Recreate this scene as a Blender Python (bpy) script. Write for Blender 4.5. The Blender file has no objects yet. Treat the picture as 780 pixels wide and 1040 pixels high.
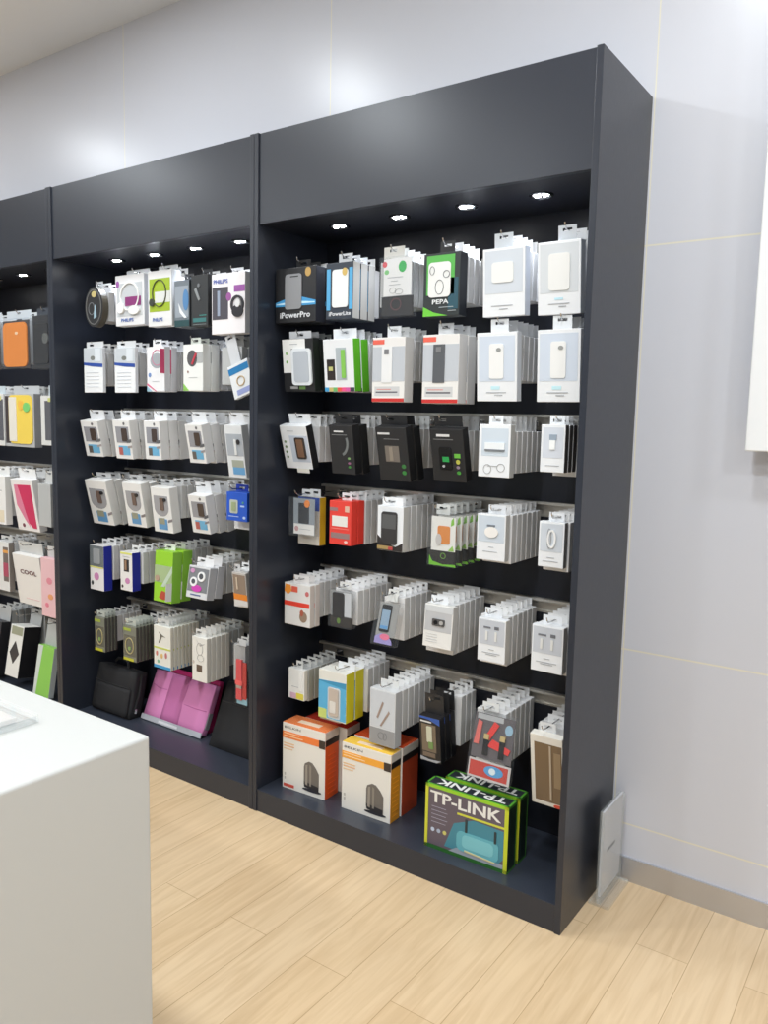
import bpy, bmesh, math, random
from mathutils import Vector, Matrix
random.seed(7)
C = bpy.context.scene.collection
# ------------------------------------------------------------------ camera
F_PX, YAW, PIT, ROLL = 813.656, -0.6144, 0.1149, 0.0216
CAM = Vector((2.0118, -2.4444, 1.4512))
cam_d = bpy.data.cameras.new('camera'); cam = bpy.data.objects.new('camera', cam_d); C.objects.link(cam)
cy_, sy_, cp_, sp_ = math.cos(YAW), math.sin(YAW), math.cos(PIT), math.sin(PIT)
fw = Vector((sy_*cp_, cy_*cp_, -sp_)); rt = Vector((cy_, -sy_, 0)); up = rt.cross(fw)
cr_, sr_ = math.cos(ROLL), math.sin(ROLL)
r_ = cr_*rt + sr_*up; u_ = -sr_*rt + cr_*up
M = Matrix((r_, u_, -fw)).transposed().to_4x4(); M.translation = CAM
cam.matrix_world = M
cam_d.sensor_fit = 'VERTICAL'; cam_d.sensor_height = 36.0; cam_d.lens = F_PX/1040*36.0
cam_d.clip_start = 0.05; cam_d.clip_end = 60
bpy.context.scene.camera = cam
# ------------------------------------------------------------------ world and exposure
vs = bpy.context.scene.view_settings
vs.view_transform = 'Standard'; vs.look = 'None'; vs.gamma = 1.0; vs.use_curve_mapping = False
vs.exposure = 0.24
world = bpy.data.worlds.new('world'); bpy.context.scene.world = world; world.use_nodes = True
bg = world.node_tree.nodes['Background']; bg.inputs[0].default_value = (0.88, 0.95, 1.0, 1); bg.inputs[1].default_value = 0.33

# ------------------------------------------------------------------ materials
def lin(c):
    o = []
    for v in c[:3]:
        v /= 255.0
        o.append(v/12.92 if v <= 0.04045 else ((v+0.055)/1.055)**2.4)
    return (*o, 1.0)
_mats = {}
def mat(col, rough=0.45, metal=0.0, alpha=1.0, spec=0.5, emit=0.0, coat=0.0):
    key = (tuple(col), rough, metal, alpha, spec, emit, coat)
    if key in _mats: return _mats[key]
    m = bpy.data.materials.new('mat_%03d' % len(_mats)); m.use_nodes = True
    nt = m.node_tree; b = nt.nodes['Principled BSDF']
    b.inputs['Base Color'].default_value = lin(col)
    b.inputs['Roughness'].default_value = rough; b.inputs['Metallic'].default_value = metal
    b.inputs['Alpha'].default_value = alpha; b.inputs['Specular IOR Level'].default_value = spec
    b.inputs['Coat Weight'].default_value = coat
    if emit:
        b.inputs['Emission Color'].default_value = (1, 0.98, 0.95, 1); b.inputs['Emission Strength'].default_value = emit
    else:                                   # faint unevenness of print and paint
        n = nt.nodes.new('ShaderNodeTexNoise'); n.inputs['Scale'].default_value = 90; n.inputs['Detail'].default_value = 1
        mr = nt.nodes.new('ShaderNodeMapRange'); mr.inputs['To Min'].default_value = max(0.02, rough-0.04); mr.inputs['To Max'].default_value = rough+0.06
        nt.links.new(n.outputs['Fac'], mr.inputs['Value']); nt.links.new(mr.outputs['Result'], b.inputs['Roughness'])
    _mats[key] = m
    return m
CLEAR = mat((150, 155, 160), 0.1, alpha=0.09, spec=1.0)
CLEAR2 = mat((215, 218, 222), 0.18, alpha=0.5, spec=0.8)
ACRYLIC = mat((236, 242, 242), 0.05, alpha=0.2, spec=0.9)
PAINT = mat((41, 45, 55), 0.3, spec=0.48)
PAINT_SHADED = mat((30, 32, 40), 0.42, spec=0.4)  # same cabinet paint, darkened: shade inside the bays put into the colour
DECK = mat((52, 57, 68), 0.36, spec=0.6)
CHROME = mat((200, 200, 200), 0.2, metal=1.0)
STEEL = mat((185, 182, 176), 0.34, metal=1.0)
RAIL = mat((214, 210, 202), 0.36, metal=0.7)
WHITE = (230, 232, 235); K = (26, 26, 29); GREY = (150, 152, 156)

def wall_material():
    m = bpy.data.materials.new('glazed_wall_tile'); m.use_nodes = True; nt = m.node_tree; N = nt.nodes; L = nt.links
    b = N['Principled BSDF']; tc = N.new('ShaderNodeTexCoord'); sp = N.new('ShaderNodeSeparateXYZ'); L.new(tc.outputs['Object'], sp.inputs[0])
    def op(o, a, bb=None):
        n = N.new('ShaderNodeMath'); n.operation = o
        for i, v in enumerate((a, bb)):
            if v is None: continue
            if isinstance(v, (int, float)): n.inputs[i].default_value = v
            else: L.new(v, n.inputs[i])
        return n.outputs[0]
    xm = op('ABSOLUTE', op('SUBTRACT', op('FRACT', op('ADD', op('DIVIDE', sp.outputs['X'], 1.22), 20.5)), 0.5))
    mask = op('LESS_THAN', xm, 0.0017)
    for z in (0.186, 0.752, 1.98):
        mask = op('MAXIMUM', mask, op('LESS_THAN', op('ABSOLUTE', op('SUBTRACT', sp.outputs['Z'], z)), 0.0026))
    mx = N.new('ShaderNodeMix'); mx.data_type = 'RGBA'; L.new(mask, mx.inputs[0])
    mx.inputs[6].default_value = lin((208, 210, 219)); mx.inputs[7].default_value = lin((226, 222, 206))
    L.new(mx.outputs[2], b.inputs['Base Color']); b.inputs['Roughness'].default_value = 0.31; b.inputs['Specular IOR Level'].default_value = 0.5
    return m
def floor_material():
    m = bpy.data.materials.new('oak_plank_floor'); m.use_nodes = True; nt = m.node_tree; N = nt.nodes; L = nt.links
    b = N['Principled BSDF']; tc = N.new('ShaderNodeTexCoord')
    mp = N.new('ShaderNodeMapping'); mp.inputs['Rotation'].default_value = (0, 0, math.pi/2); mp.inputs['Location'].default_value = (0.3, 0.02, 0); L.new(tc.outputs['Object'], mp.inputs[0])
    br = N.new('ShaderNodeTexBrick'); L.new(mp.outputs[0], br.inputs['Vector'])
    br.inputs['Scale'].default_value = 1; br.inputs['Brick Width'].default_value = 1.2; br.inputs['Row Height'].default_value = 0.142
    br.inputs['Mortar Size'].default_value = 0.0012; br.inputs['Mortar Smooth'].default_value = 0.3
    br.inputs['Color1'].default_value = lin((224, 198, 162)); br.inputs['Color2'].default_value = lin((216, 188, 150)); br.inputs['Mortar'].default_value = lin((184, 153, 116))
    mp2 = N.new('ShaderNodeMapping'); mp2.inputs['Scale'].default_value = (14, 1.0, 1); L.new(tc.outputs['Object'], mp2.inputs[0])
    nz = N.new('ShaderNodeTexNoise'); nz.inputs['Scale'].default_value = 3.2; nz.inputs['Detail'].default_value = 5; nz.inputs['Distortion'].default_value = 0.9; L.new(mp2.outputs[0], nz.inputs['Vector'])
    rp = N.new('ShaderNodeValToRGB'); rp.color_ramp.elements[0].position = 0.3; rp.color_ramp.elements[0].color = (0.78, 0.72, 0.64, 1); rp.color_ramp.elements[1].position = 0.62; rp.color_ramp.elements[1].color = (1, 1, 1, 1)
    L.new(nz.outputs['Fac'], rp.inputs[0])
    mx = N.new('ShaderNodeMix'); mx.data_type = 'RGBA'; mx.blend_type = 'MULTIPLY'; mx.inputs[0].default_value = 0.6
    L.new(br.outputs['Color'], mx.inputs[6]); L.new(rp.outputs[0], mx.inputs[7]); L.new(mx.outputs[2], b.inputs['Base Color'])
    b.inputs['Roughness'].default_value = 0.33; b.inputs['Specular IOR Level'].default_value = 0.45
    return m
def fabric(col, scale=900):
    m = bpy.data.materials.new('woven_fabric'); m.use_nodes = True; nt = m.node_tree; N = nt.nodes; b = N['Principled BSDF']
    n = N.new('ShaderNodeTexNoise'); n.inputs['Scale'].default_value = scale; n.inputs['Detail'].default_value = 2
    bp = N.new('ShaderNodeBump'); bp.inputs['Strength'].default_value = 0.25; bp.inputs['Distance'].default_value = 0.001
    nt.links.new(n.outputs['Fac'], bp.inputs['Height']); nt.links.new(bp.outputs[0], b.inputs['Normal'])
    b.inputs['Base Color'].default_value = lin(col); b.inputs['Roughness'].default_value = 0.75
    return m

# ------------------------------------------------------------------ mesh builder
class MB:
    def __init__(s): s.v = []; s.f = []; s.m = []; s.mats = []
    def mi(s, m):
        if m not in s.mats: s.mats.append(m)
        return s.mats.index(m)
    def add(s, vs_, fs, m):
        o = len(s.v); s.v += [tuple(p) for p in vs_]; k = s.mi(m)
        for f in fs: s.f.append([i+o for i in f]); s.m.append(k)
        return s
    def box(s, x0, y0, z0, x1, y1, z1, m, bev=0.0, side=None):
        if x0 > x1: x0, x1 = x1, x0
        if y0 > y1: y0, y1 = y1, y0
        if z0 > z1: z0, z1 = z1, z0
        if bev <= 0:
            P = [(x0,y0,z0),(x1,y0,z0),(x1,y1,z0),(x0,y1,z0),(x0,y0,z1),(x1,y0,z1),(x1,y1,z1),(x0,y1,z1)]
            s.add(P, [(0,1,5,4),(2,3,7,6),(0,3,2,1),(4,5,6,7)], m)
            s.add(P, [(1,2,6,5),(3,0,4,7)], side or m)
            return s
        bm = bmesh.new(); bmesh.ops.create_cube(bm, size=1)
        for v in bm.verts: v.co = Vector((x0+(v.co.x+.5)*(x1-x0), y0+(v.co.y+.5)*(y1-y0), z0+(v.co.z+.5)*(z1-z0)))
        bmesh.ops.bevel(bm, geom=bm.edges[:], offset=min(bev, .45*min(x1-x0, y1-y0, z1-z0)), segments=2 if bev < .004 else 3, affect='EDGES', profile=.5)
        bm.verts.ensure_lookup_table(); bm.verts.index_update()
        o = len(s.v); s.v += [tuple(v.co) for v in bm.verts]; k = s.mi(m); k2 = s.mi(side) if side else k
        for f in bm.faces:
            s.f.append([v.index+o for v in f.verts]); s.m.append(k2 if abs(f.normal.x) > .8 or (side and abs(f.normal.x) > .8) else k)
        bm.free(); return s
    def prism(s, pts, y0, y1, m, plane='xz', side=None):   # outline counter-clockwise in x,z seen from -y; y0 is the front
        n = len(pts)
        if plane == 'xz': P = [(x, y0, z) for x, z in pts]+[(x, y1, z) for x, z in pts]
        elif plane == 'yz': P = [(y0, x, z) for x, z in pts]+[(y1, x, z) for x, z in pts]
        else: P = [(x, z, y0) for x, z in pts]+[(x, z, y1) for x, z in pts]
        s.add(P, [tuple(range(n)), tuple(range(2*n-1, n-1, -1))], m)
        s.add(P, [(i, i+n, (i+1) % n+n, (i+1) % n) for i in range(n)], side or m)
        return s
    def ring(s, cx, cz, rx, rz, wd, y0, y1, m, n=20, a0=0.0, a1=2*math.pi):
        full = abs(a1-a0-2*math.pi) < 1e-6; k = n if full else n+1; P = []
        for i in range(k):
            a = a0+(a1-a0)*i/n; c, d = math.cos(a), math.sin(a)
            for rr, yy in ((0, y0), (wd, y0), (wd, y1), (0, y1)): P.append((cx+(rx-rr)*c, yy, cz+(rz-rr)*d))
        Fs = []
        for i in range(n):
            j = (i+1) % k
            for e in range(4): Fs.append((4*i+e, 4*i+(e+1) % 4, 4*j+(e+1) % 4, 4*j+e))
        if not full: Fs += [(0,1,2,3), (4*n+3,4*n+2,4*n+1,4*n)]
        s.add(P, Fs, m); return s
    def tube(s, pts, r, m, n=8):
        P = [Vector(p) for p in pts]; V = []; Fs = []
        for i, p in enumerate(P):
            t = (P[min(i+1, len(P)-1)]-P[max(i-1, 0)]).normalized()
            a = t.cross(Vector((0, 0, 1))) if abs(t.z) < .9 else t.cross(Vector((1, 0, 0))); a.normalize(); b = t.cross(a)
            V += [p+r*(math.cos(2*math.pi*k/n)*a+math.sin(2*math.pi*k/n)*b) for k in range(n)]
        for i in range(len(P)-1):
            for k in range(n): Fs.append((i*n+k, i*n+(k+1) % n, (i+1)*n+(k+1) % n, (i+1)*n+k))
        Fs += [tuple(range(n-1, -1, -1)), tuple(range((len(P)-1)*n, len(P)*n))]
        s.add(V, Fs, m); return s
    def mesh(s, name):
        me = bpy.data.meshes.new(name); me.from_pydata(s.v, [], s.f)
        for m in s.mats: me.materials.append(m)
        me.polygons.foreach_set('material_index', s.m)
        bm = bmesh.new(); bm.from_mesh(me); bmesh.ops.recalc_face_normals(bm, faces=bm.faces[:]); bm.to_mesh(me); bm.free()
        me.update(); return me
    def build(s, name, parent=None, loc=None, rot=None):
        return put(name, s.mesh(name), parent, loc, rot)
def put(name, me, parent=None, loc=None, rot=None):
    o = bpy.data.objects.new(name, me); C.objects.link(o)
    if parent: o.parent = parent
    if loc: o.location = loc
    if rot: o.rotation_euler = rot
    return o
def tag(o, label, cat, group=None, kind=None):
    if label: o['label'] = label
    if cat: o['category'] = cat
    if group: o['group'] = group
    if kind: o['kind'] = kind
    return o
def empty(name, loc, rot=(0,0,0)):
    o = bpy.data.objects.new(name, None); o.empty_display_size = .05; C.objects.link(o); o.location = loc; o.rotation_euler = rot; return o
def struct(o): o['kind'] = 'structure'; return o
def rrect(x0, z0, x1, z1, r, n=5):
    out = []
    for cx, cz, a in ((x1-r, z1-r, 0), (x0+r, z1-r, 90), (x0+r, z0+r, 180), (x1-r, z0+r, 270)):
        for i in range(n+1):
            t = math.radians(a+90*i/n); out.append((cx+r*math.cos(t), cz+r*math.sin(t)))
    return out
def ell(cx, cz, rx, rz, n=20): return [(cx+rx*math.cos(2*math.pi*i/n), cz+rz*math.sin(2*math.pi*i/n)) for i in range(n)]
def text_mesh(body, width, height, m, bold=True, depth=0.0006, flip=False):
    """lettering lying in x,z and facing -y, lower left corner at the origin"""
    cu = bpy.data.curves.new('lettering', 'FONT'); cu.body = body; cu.size = 1; cu.resolution_u = 2
    if bold: cu.offset = 0.026
    ob = bpy.data.objects.new('lettering', cu); C.objects.link(ob)
    me = bpy.data.meshes.new_from_object(ob); bpy.data.objects.remove(ob); bpy.data.curves.remove(cu)
    xs = [v.co.x for v in me.vertices]; ys = [v.co.y for v in me.vertices]
    x0, x1, y0, y1 = min(xs), max(xs), min(ys), max(ys)
    V = [((v.co.x-x0)/(x1-x0)*width, (v.co.y-y0)/(y1-y0)*height) for v in me.vertices]; Fs = [tuple(p.vertices) for p in me.polygons]
    bpy.data.meshes.remove(me)
    mb = MB(); mb.add([(a, 0, b) for a, b in V], Fs, m)
    return mb

# ------------------------------------------------------------------ room
CH = 3.205
mb = MB(); mb.box(-7, -7, -0.05, 5, 0.2, 0, floor_material()); struct(mb.build('floor'))
mb = MB(); mb.box(-7, 0, 0, 5, 0.2, CH, wall_material()); struct(mb.build('wall_back'))
mb = MB(); mb.box(-7, -7, CH, 5, 0.2, CH+.1, mat((240, 242, 244), .7)); struct(mb.build('ceiling'))
mb = MB(); mb.prism([(0.0, 0.0), (0.0, 0.078), (-0.008, 0.078), (-0.008, 0.0)], 1.2165, 5, mat((200, 201, 206), 0.36, metal=.8), plane='yz'); struct(mb.build('baseboard_back'))

# ceiling downlights of the shop (round recessed lamps)
def ceiling_lamp(x, y, i, power, where, size=.24):
    t = empty('ceiling_light', (x, y, CH))
    tag(t, 'round recessed ceiling lamp, '+['nearest the tiled wall', 'over the aisle', 'behind the white counter'][i]+', in line with the '+where, 'lamp', 'recessed ceiling lamps')
    m = MB(); n = 28; P = []; Fs = []
    for a in range(n):
        c, d = math.cos(2*math.pi*a/n), math.sin(2*math.pi*a/n)
        for r, z in ((size/2+.02, 0), (size/2+.02, -.006), (size/2, -.008), (size/2, -.001)): P.append((r*c, r*d, z))
    for a in range(n):
        b = (a+1) % n
        for e in range(3): Fs.append((4*a+e, 4*a+e+1, 4*b+e+1, 4*b+e))
    m.add(P, Fs, mat((235, 235, 235), .4)); m.build('trim_ring', t)
    m = MB(); m.add([(size/2*math.cos(2*math.pi*a/n), size/2*math.sin(2*math.pi*a/n), -.002) for a in range(n)], [tuple(range(n))], mat((255, 255, 255), .5, emit=9.0)); m.build('diffuser', t)
    ld = bpy.data.lights.new('lamp', 'AREA'); ld.shape = 'DISK'; ld.size = size; ld.energy = power; ld.color = (.90, .96, 1)
    lo = bpy.data.objects.new('lamp', ld); C.objects.link(lo); lo.parent = t; lo.location = (0, 0, -.012)
for x, wh in ((-2.86, 'left bay'), (-.76, 'middle bay'), (1.34, 'right bay'), (3.44, 'wall panel')):
    for i, y in enumerate((-1.12, -2.24, -3.9)): ceiling_lamp(x, y, i, 13 if i == 0 else 21, wh)

# ------------------------------------------------------------------ display bays
D_, H_, HB = .3996, 2.4, .084
BW = 1.215; TP = .019
ROWN = ['top row', 'second row', 'third row', 'fourth row', 'fifth row', 'bottom row']
ORD = ['first', 'second', 'third', 'fourth', 'fifth', 'sixth', 'seventh', 'eighth', 'ninth', 'tenth']
BAYN = {1: 'left bay', 2: 'middle bay', 3: 'right bay'}
RAILZ = [2.02, 1.76, 1.478, 1.198, .882, .572]
BAY1Z = [1.575, 1.18, .815, .46]
def bay(k, x0):
    RZ = BAY1Z if k == 1 else RAILZ[2:]
    x1 = x0+BW-.001
    t = empty('display_cabinet', (x0, 0, 0))
    tag(t, {3: 'charcoal display cabinet bay nearest the white wall panel, router boxes on its deck', 2: 'charcoal display cabinet bay in the middle, pink sleeve on its deck', 1: 'charcoal display cabinet bay cut by the picture edge behind the counter'}[k], 'display cabinet', 'wall display bays')
    w = x1-x0; g = -.002
    for a, b in ((0, TP), (w-TP, w)):
        m = MB(); m.box(a, -D_, 0, b, g, H_, PAINT, .0015); m.build('side_panel', t)
    m = MB(); m.box(TP, -D_+.006, 2.102, w-TP, -D_+.026, H_-.002, PAINT, .001); m.build('header_panel', t)
    m = MB(); m.box(TP, -D_+.026, H_-.02, w-TP, g, H_-.002, PAINT); m.build('top_panel', t)
    m = MB(); m.box(TP, -D_+.026, 2.104, w-TP, g, 2.12, PAINT_SHADED); m.build('soffit_panel', t)
    m = MB(); m.box(TP, -D_+.004, 0, w-TP, -D_+.022, HB-.001, PAINT, .001); m.build('plinth', t)
    m = MB(); m.box(TP, -D_+.004, HB-.001, w-TP, g-.02, HB, DECK); m.box(TP, -D_+.022, HB-.018, w-TP, g-.02, HB-.001, DECK); m.build('deck', t)
    m = MB()
    lo = HB
    for z in RZ[::-1]:
        m.box(TP, -.03, lo, w-TP, g-.002, z-.05, PAINT_SHADED, .001); lo = z
    m.box(TP, -.03, lo, w-TP, g-.002, 2.104, PAINT_SHADED, .001)
    m.box(TP, -.012, HB, w-TP, g-.001, 2.104, PAINT_SHADED)
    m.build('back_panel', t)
    for z in RZ:
        m = MB(); m.box(TP, -.0215, z-.0495, w-TP, -.0125, z-.0005, RAIL); m.box(TP, -.046, z-.009, w-TP, -.0215, z-.0005, RAIL)
        m.box(TP, -.027, z-.0495, w-TP, -.021, z-.044, RAIL); m.build('hook_rail', t)
    return t
bays = {3: bay(3, 0.0), 2: bay(2, -BW), 1: bay(1, -2*BW)}

def spot(x, y, k, j):
    t = empty('downlight', (x, y, 2.104))
    tag(t, 'small twin-bulb downlight, %s from the left under the header, %s' % (ORD[j], BAYN[k]), 'lamp', 'downlights under the %s header' % BAYN[k])
    m = MB(); n = 20; P = []; Fs = []
    for a in range(n):
        c, d = math.cos(2*math.pi*a/n), math.sin(2*math.pi*a/n)
        for r, z in ((.036, 0), (.036, -.003), (.029, -.005), (.026, -.0005)): P.append((r*c, r*d, z))
    for a in range(n):
        b = (a+1) % n
        for e in range(3): Fs.append((4*a+e, 4*a+e+1, 4*b+e+1, 4*b+e))
    m.add(P, Fs, mat((120, 122, 128), .25, metal=1)); m.add([(.026*math.cos(2*math.pi*a/n), .026*math.sin(2*math.pi*a/n), -.0008) for a in range(n)], [tuple(range(n))], mat((60, 62, 70), .3, metal=1)); m.build('trim_ring', t)
    for sx in (-1, 1):
        m = MB(); V = []; Fs = []; cx = .0135*sx
        for i in range(5):
            th = math.pi/2*i/4
            for a in range(10): V.append((cx+.0105*math.cos(th)*math.cos(a*math.pi/5), .0105*math.cos(th)*math.sin(a*math.pi/5), -.001-.0055*math.sin(th)))
        for i in range(4):
            for a in range(10): Fs.append((10*i+a, 10*i+(a+1) % 10, 10*(i+1)+(a+1) % 10, 10*(i+1)+a))
        m.add(V, Fs, mat((255, 255, 255), .3, emit=60)); m.build('bulb', t)
    ld = bpy.data.lights.new('lamp', 'SPOT'); ld.energy = 5.0; ld.spot_size = math.radians(100); ld.spot_blend = .8; ld.shadow_soft_size = .02; ld.color = (.80, .88, 1)
    lo = bpy.data.objects.new('lamp', ld); C.objects.link(lo); lo.parent = t; lo.location = (0, 0, -.012)
for k, x0 in ((3, 0.0), (2, -BW), (1, -2*BW)):
    for j in range(4): spot(x0+.2425+.247*j, -.235, k, j)

# ------------------------------------------------------------------ packs on the peg hooks
HZ = [2.0, 1.755, 1.47, 1.19, .885, .565]
def pm(c, r=.42): return mat(c, r)
def R(p, u0, v0, u1, v1, c, d=.0007): return ('rect', p, u0, v0, u1, v1, c, d)
def RR(p, u0, v0, u1, v1, c, d=.003): return ('rr', p, u0, v0, u1, v1, c, d)
def O(p, u0, v0, u1, v1, c, d=.0009): return ('oval', p, u0, v0, u1, v1, c, d)
def RG(p, u0, v0, u1, v1, c, d=.003, wd=.004): return ('ring', p, u0, v0, u1, v1, c, d, wd)
def PG(p, pts, c, d=.0008): return ('poly', p, pts, c, d)
def TX(u0, v0, u1, v1, s, c): return ('text', 'lettering', u0, v0, u1, v1, s, c)
def LN(u0, v, u1, c=(166, 168, 172), h=.012): return ('rect', 'printed_front', u0, v, u1, v+h, c, .001)
PF = 'printed_front'; WN = 'window'; PR = 'product'
SKY = (207, 215, 226)
S = {}
def spec(key, name, desc, cat, t, body=WHITE, side=None, tab=WHITE, tabw=.5, style='box', els=(), rough=.42):  # on white boxes: light baked into the colour
    S[key] = dict(name=name, desc=desc, cat=cat, t=t, body=body, side=side, tab=tab, tabw=tabw, style=style, els=els, rough=rough)
# right bay, top row
spec('pro', 'power_bank_box', 'black power bank box with blue glow', 'box', .05, K, (30, 32, 42), K, .35, els=[
    PG(PF, [(.0, .3), (.26, .3), (.26, .44), (.0, .38)], (66, 150, 205)), PG(PF, [(.66, .3), (1, .3), (1, .38), (.66, .46)], (66, 150, 205)),
    PG(PF, [(.02, .335), (.26, .335), (.26, .375), (.02, .355)], (190, 226, 245), .0011), PG(PF, [(.66, .335), (.98, .335), (.98, .355), (.66, .38)], (190, 226, 245), .0011),
    O(PF, .74, .82, .88, .99, (186, 150, 84)), RR(PR, .25, .24, .66, .89, (140, 141, 144)), R(PR, .38, .83, .58, .85, (60, 60, 62), .0036), TX(.12, .08, .88, .19, 'iPowerPro', (214, 216, 220))])
spec('lite', 'power_bank_box', 'dark blue power bank box, white bank showing', 'box', .038, (46, 54, 66), (178, 176, 172), WHITE, .5, els=[
    R(PF, .02, .16, .16, .9, (84, 166, 214)), R(PF, .86, .16, .99, .9, (84, 166, 214)), RR(PR, .24, .2, .83, .88, (232, 234, 234)), O(PF, .62, .76, .8, .9, (206, 176, 100), .0042), TX(.12, .05, .94, .125, 'iPowerLite', (214, 216, 220))])
spec('bag', 'phone_case_bag', 'clear bag with white tag over black card', 'bag', .03, (222, 222, 220), None, (222, 220, 214), .6, 'clear', els=[
    R('card', .08, .36, .9, .98, (224, 224, 224)), R('card', .03, .03, .97, .35, (30, 28, 30)), O(PF, .52, .74, .75, .93, (52, 168, 84)), O(PF, .04, .84, .18, .94, (205, 82, 90)), O(PF, .1, .72, .24, .8, (120, 190, 120)),
    LN(.2, .66, .65), LN(.3, .6, .5), LN(.25, .54, .58), RG(PF, .3, .12, .62, .32, (110, 70, 72), .0012, .002), RG(PF, .26, .4, .46, .5, (150, 150, 150), .0012, .0012), RG(PF, .42, .38, .66, .47, (150, 150, 150), .0012, .0012)])
spec('curl', 'phone_case_box', 'green and black box with scroll-patterned white case', 'box', .045, (38, 44, 44), (24, 28, 34), (40, 40, 42), .4, els=[
    R(PF, .08, .34, .86, .97, (84, 172, 74)), PG(PF, [(0, 0), (.7, 0), (.3, .06), (.0, .16)], (108, 196, 60)), R(PF, .7, .1, .97, .6, (36, 78, 92), .0006), RR(PR, .14, .3, .76, .86, (230, 230, 228)),
    RG(PF, .34, .34, .58, .58, (90, 94, 96), .0042, .0014), RG(PF, .18, .66, .32, .8, (90, 94, 96), .0042, .0014), RG(PF, .56, .6, .74, .72, (90, 94, 96), .0042, .0014), TX(.26, .19, .72, .265, 'PEPA', (220, 222, 222)), LN(.45, .13, .85, (160, 168, 170)), LN(.7, .07, .92, (160, 168, 170))])
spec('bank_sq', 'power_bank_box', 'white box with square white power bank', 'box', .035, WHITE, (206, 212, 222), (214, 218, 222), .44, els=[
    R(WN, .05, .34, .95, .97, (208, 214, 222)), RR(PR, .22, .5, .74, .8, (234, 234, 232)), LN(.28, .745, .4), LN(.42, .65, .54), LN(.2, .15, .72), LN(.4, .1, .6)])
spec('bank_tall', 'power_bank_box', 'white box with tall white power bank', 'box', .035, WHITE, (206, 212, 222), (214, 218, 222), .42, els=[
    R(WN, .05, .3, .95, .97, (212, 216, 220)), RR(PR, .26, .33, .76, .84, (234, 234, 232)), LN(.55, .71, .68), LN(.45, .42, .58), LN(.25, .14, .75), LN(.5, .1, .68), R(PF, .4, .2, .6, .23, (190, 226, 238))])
# right bay, second row
spec('case_frame', 'phone_case_box', 'black and white box around silver phone bumper', 'box', .036, (30, 30, 32), (28, 28, 30), WHITE, .72, els=[
    PG(PF, [(0, .36), (.28, .36), (.28, .82), (.75, .82), (.75, 1), (0, 1)], (232, 232, 230)), R(PF, .2, .05, .45, .1, (150, 150, 150)), R(PF, .5, .04, .7, .11, (96, 130, 70)), O(PF, .1, .7, .16, .76, (120, 170, 90), .001), O(PF, .1, .54, .16, .6, (120, 170, 90), .001),
    RR(PR, .3, .12, .95, .82, (222, 226, 230), .006), RR(PR, .38, .18, .87, .77, (182, 188, 196), .007), LN(.25, .9, .5)])
spec('green', 'phone_case_box', 'white box with bright green sides', 'box', .04, WHITE, (92, 178, 38), WHITE, .78, els=[
    R(WN, .42, .22, .76, .84, (178, 186, 192)), RR(PR, .6, .26, .73, .8, (134, 196, 90)), R(PF, .1, .22, .37, .62, (44, 38, 36)), R(PF, .16, .4, .3, .48, (190, 190, 120), .001)] +
    [R(PF, i/7, .0, (i+1)/7, .08, c) for i, c in enumerate([(70, 160, 210), (196, 180, 110), (110, 180, 110), (228, 90, 70), (232, 84, 140), (210, 90, 160), (60, 60, 70)])])
def redband(strip):
    return [R(WN, .0, .32, 1, .86, (190, 194, 200)), R(PF, 0, .9, .36, .97, (226, 98, 80)), R(PR, .3, .3, .62, .86, strip, .003), R(PF, 0, 0, 1, .3, (228, 226, 222)), R(PF, .08, .09, .86, .24, (200, 200, 200), .001), LN(.15, .19, .6, (210, 120, 110)), LN(.12, .14, .8, (90, 90, 96), .022), R(PF, 0, 0, 1, .055, (198, 50, 46), .0012), R(PF, .38, .74, .52, .82, (120, 120, 122), .0038)]
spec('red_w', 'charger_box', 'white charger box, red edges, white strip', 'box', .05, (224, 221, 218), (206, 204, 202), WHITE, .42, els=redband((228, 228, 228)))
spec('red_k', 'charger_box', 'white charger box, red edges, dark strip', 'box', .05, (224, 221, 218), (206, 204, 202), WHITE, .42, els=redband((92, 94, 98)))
spec('handset', 'charger_box', 'white box with slim white handset', 'box', .03, WHITE, (214, 218, 224), (222, 224, 226), .44, els=[
    R(WN, .05, .29, .95, .95, (206, 215, 228)), RR(PR, .32, .33, .68, .84, (236, 236, 235)), O(PF, .5, .72, .62, .78, (150, 152, 150), .004), LN(.4, .42, .5), LN(.24, .12, .74), LN(.45, .08, .65), R(PF, .36, .17, .58, .22, (196, 232, 240))])
# right bay, third row
spec('brown_case', 'phone_case_box', 'white box with black side and brown case', 'box', .036, WHITE, (22, 22, 24), WHITE, .8, els=[
    R(WN, .3, .16, .98, .78, (196, 204, 218)), RR(PR, .5, .24, .86, .74, (60, 52, 50), .004), RR(PR, .56, .28, .8, .7, (122, 92, 74), .005), LN(.25, .88, .5), R(PF, .4, -.1, .86, .0, (226, 224, 216))] + [O(PF, .09, v, .17, v+.06, (110, 132, 96)) for v in (.24, .36, .48, .6)])
spec('black_swoosh', 'accessory_box', 'black box with curved grey band print', 'box', .04, (36, 36, 38), (22, 22, 24), (34, 34, 36), .75, els=[
    LN(.2, .86, .6, (214, 214, 214), .03), LN(.1, .8, .75, (130, 130, 130)), ('ring', PF, .0, .36, .8, .92, (112, 116, 116), .0012, .009, -70, 25)] + [O(PF, .72, v, .84, v+.05, c) for v, c in ((.12, (60, 130, 60)), (.2, (150, 96, 130)), (.3, (120, 160, 100)))])
spec('black_window', 'accessory_box', 'black box with square brown window', 'box', .04, (36, 36, 38), (22, 22, 24), (34, 34, 36), .85, els=[
    LN(.06, .87, .46, (214, 214, 214), .035), LN(.25, .78, .75, (120, 120, 120)), R(WN, .26, .36, .72, .66, (124, 116, 108)), R(PR, .4, .38, .52, .64, (146, 136, 124), .002), O(PF, .76, .24, .9, .32, (58, 120, 62)), O(PF, .76, .12, .9, .2, (58, 132, 62))])
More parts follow.
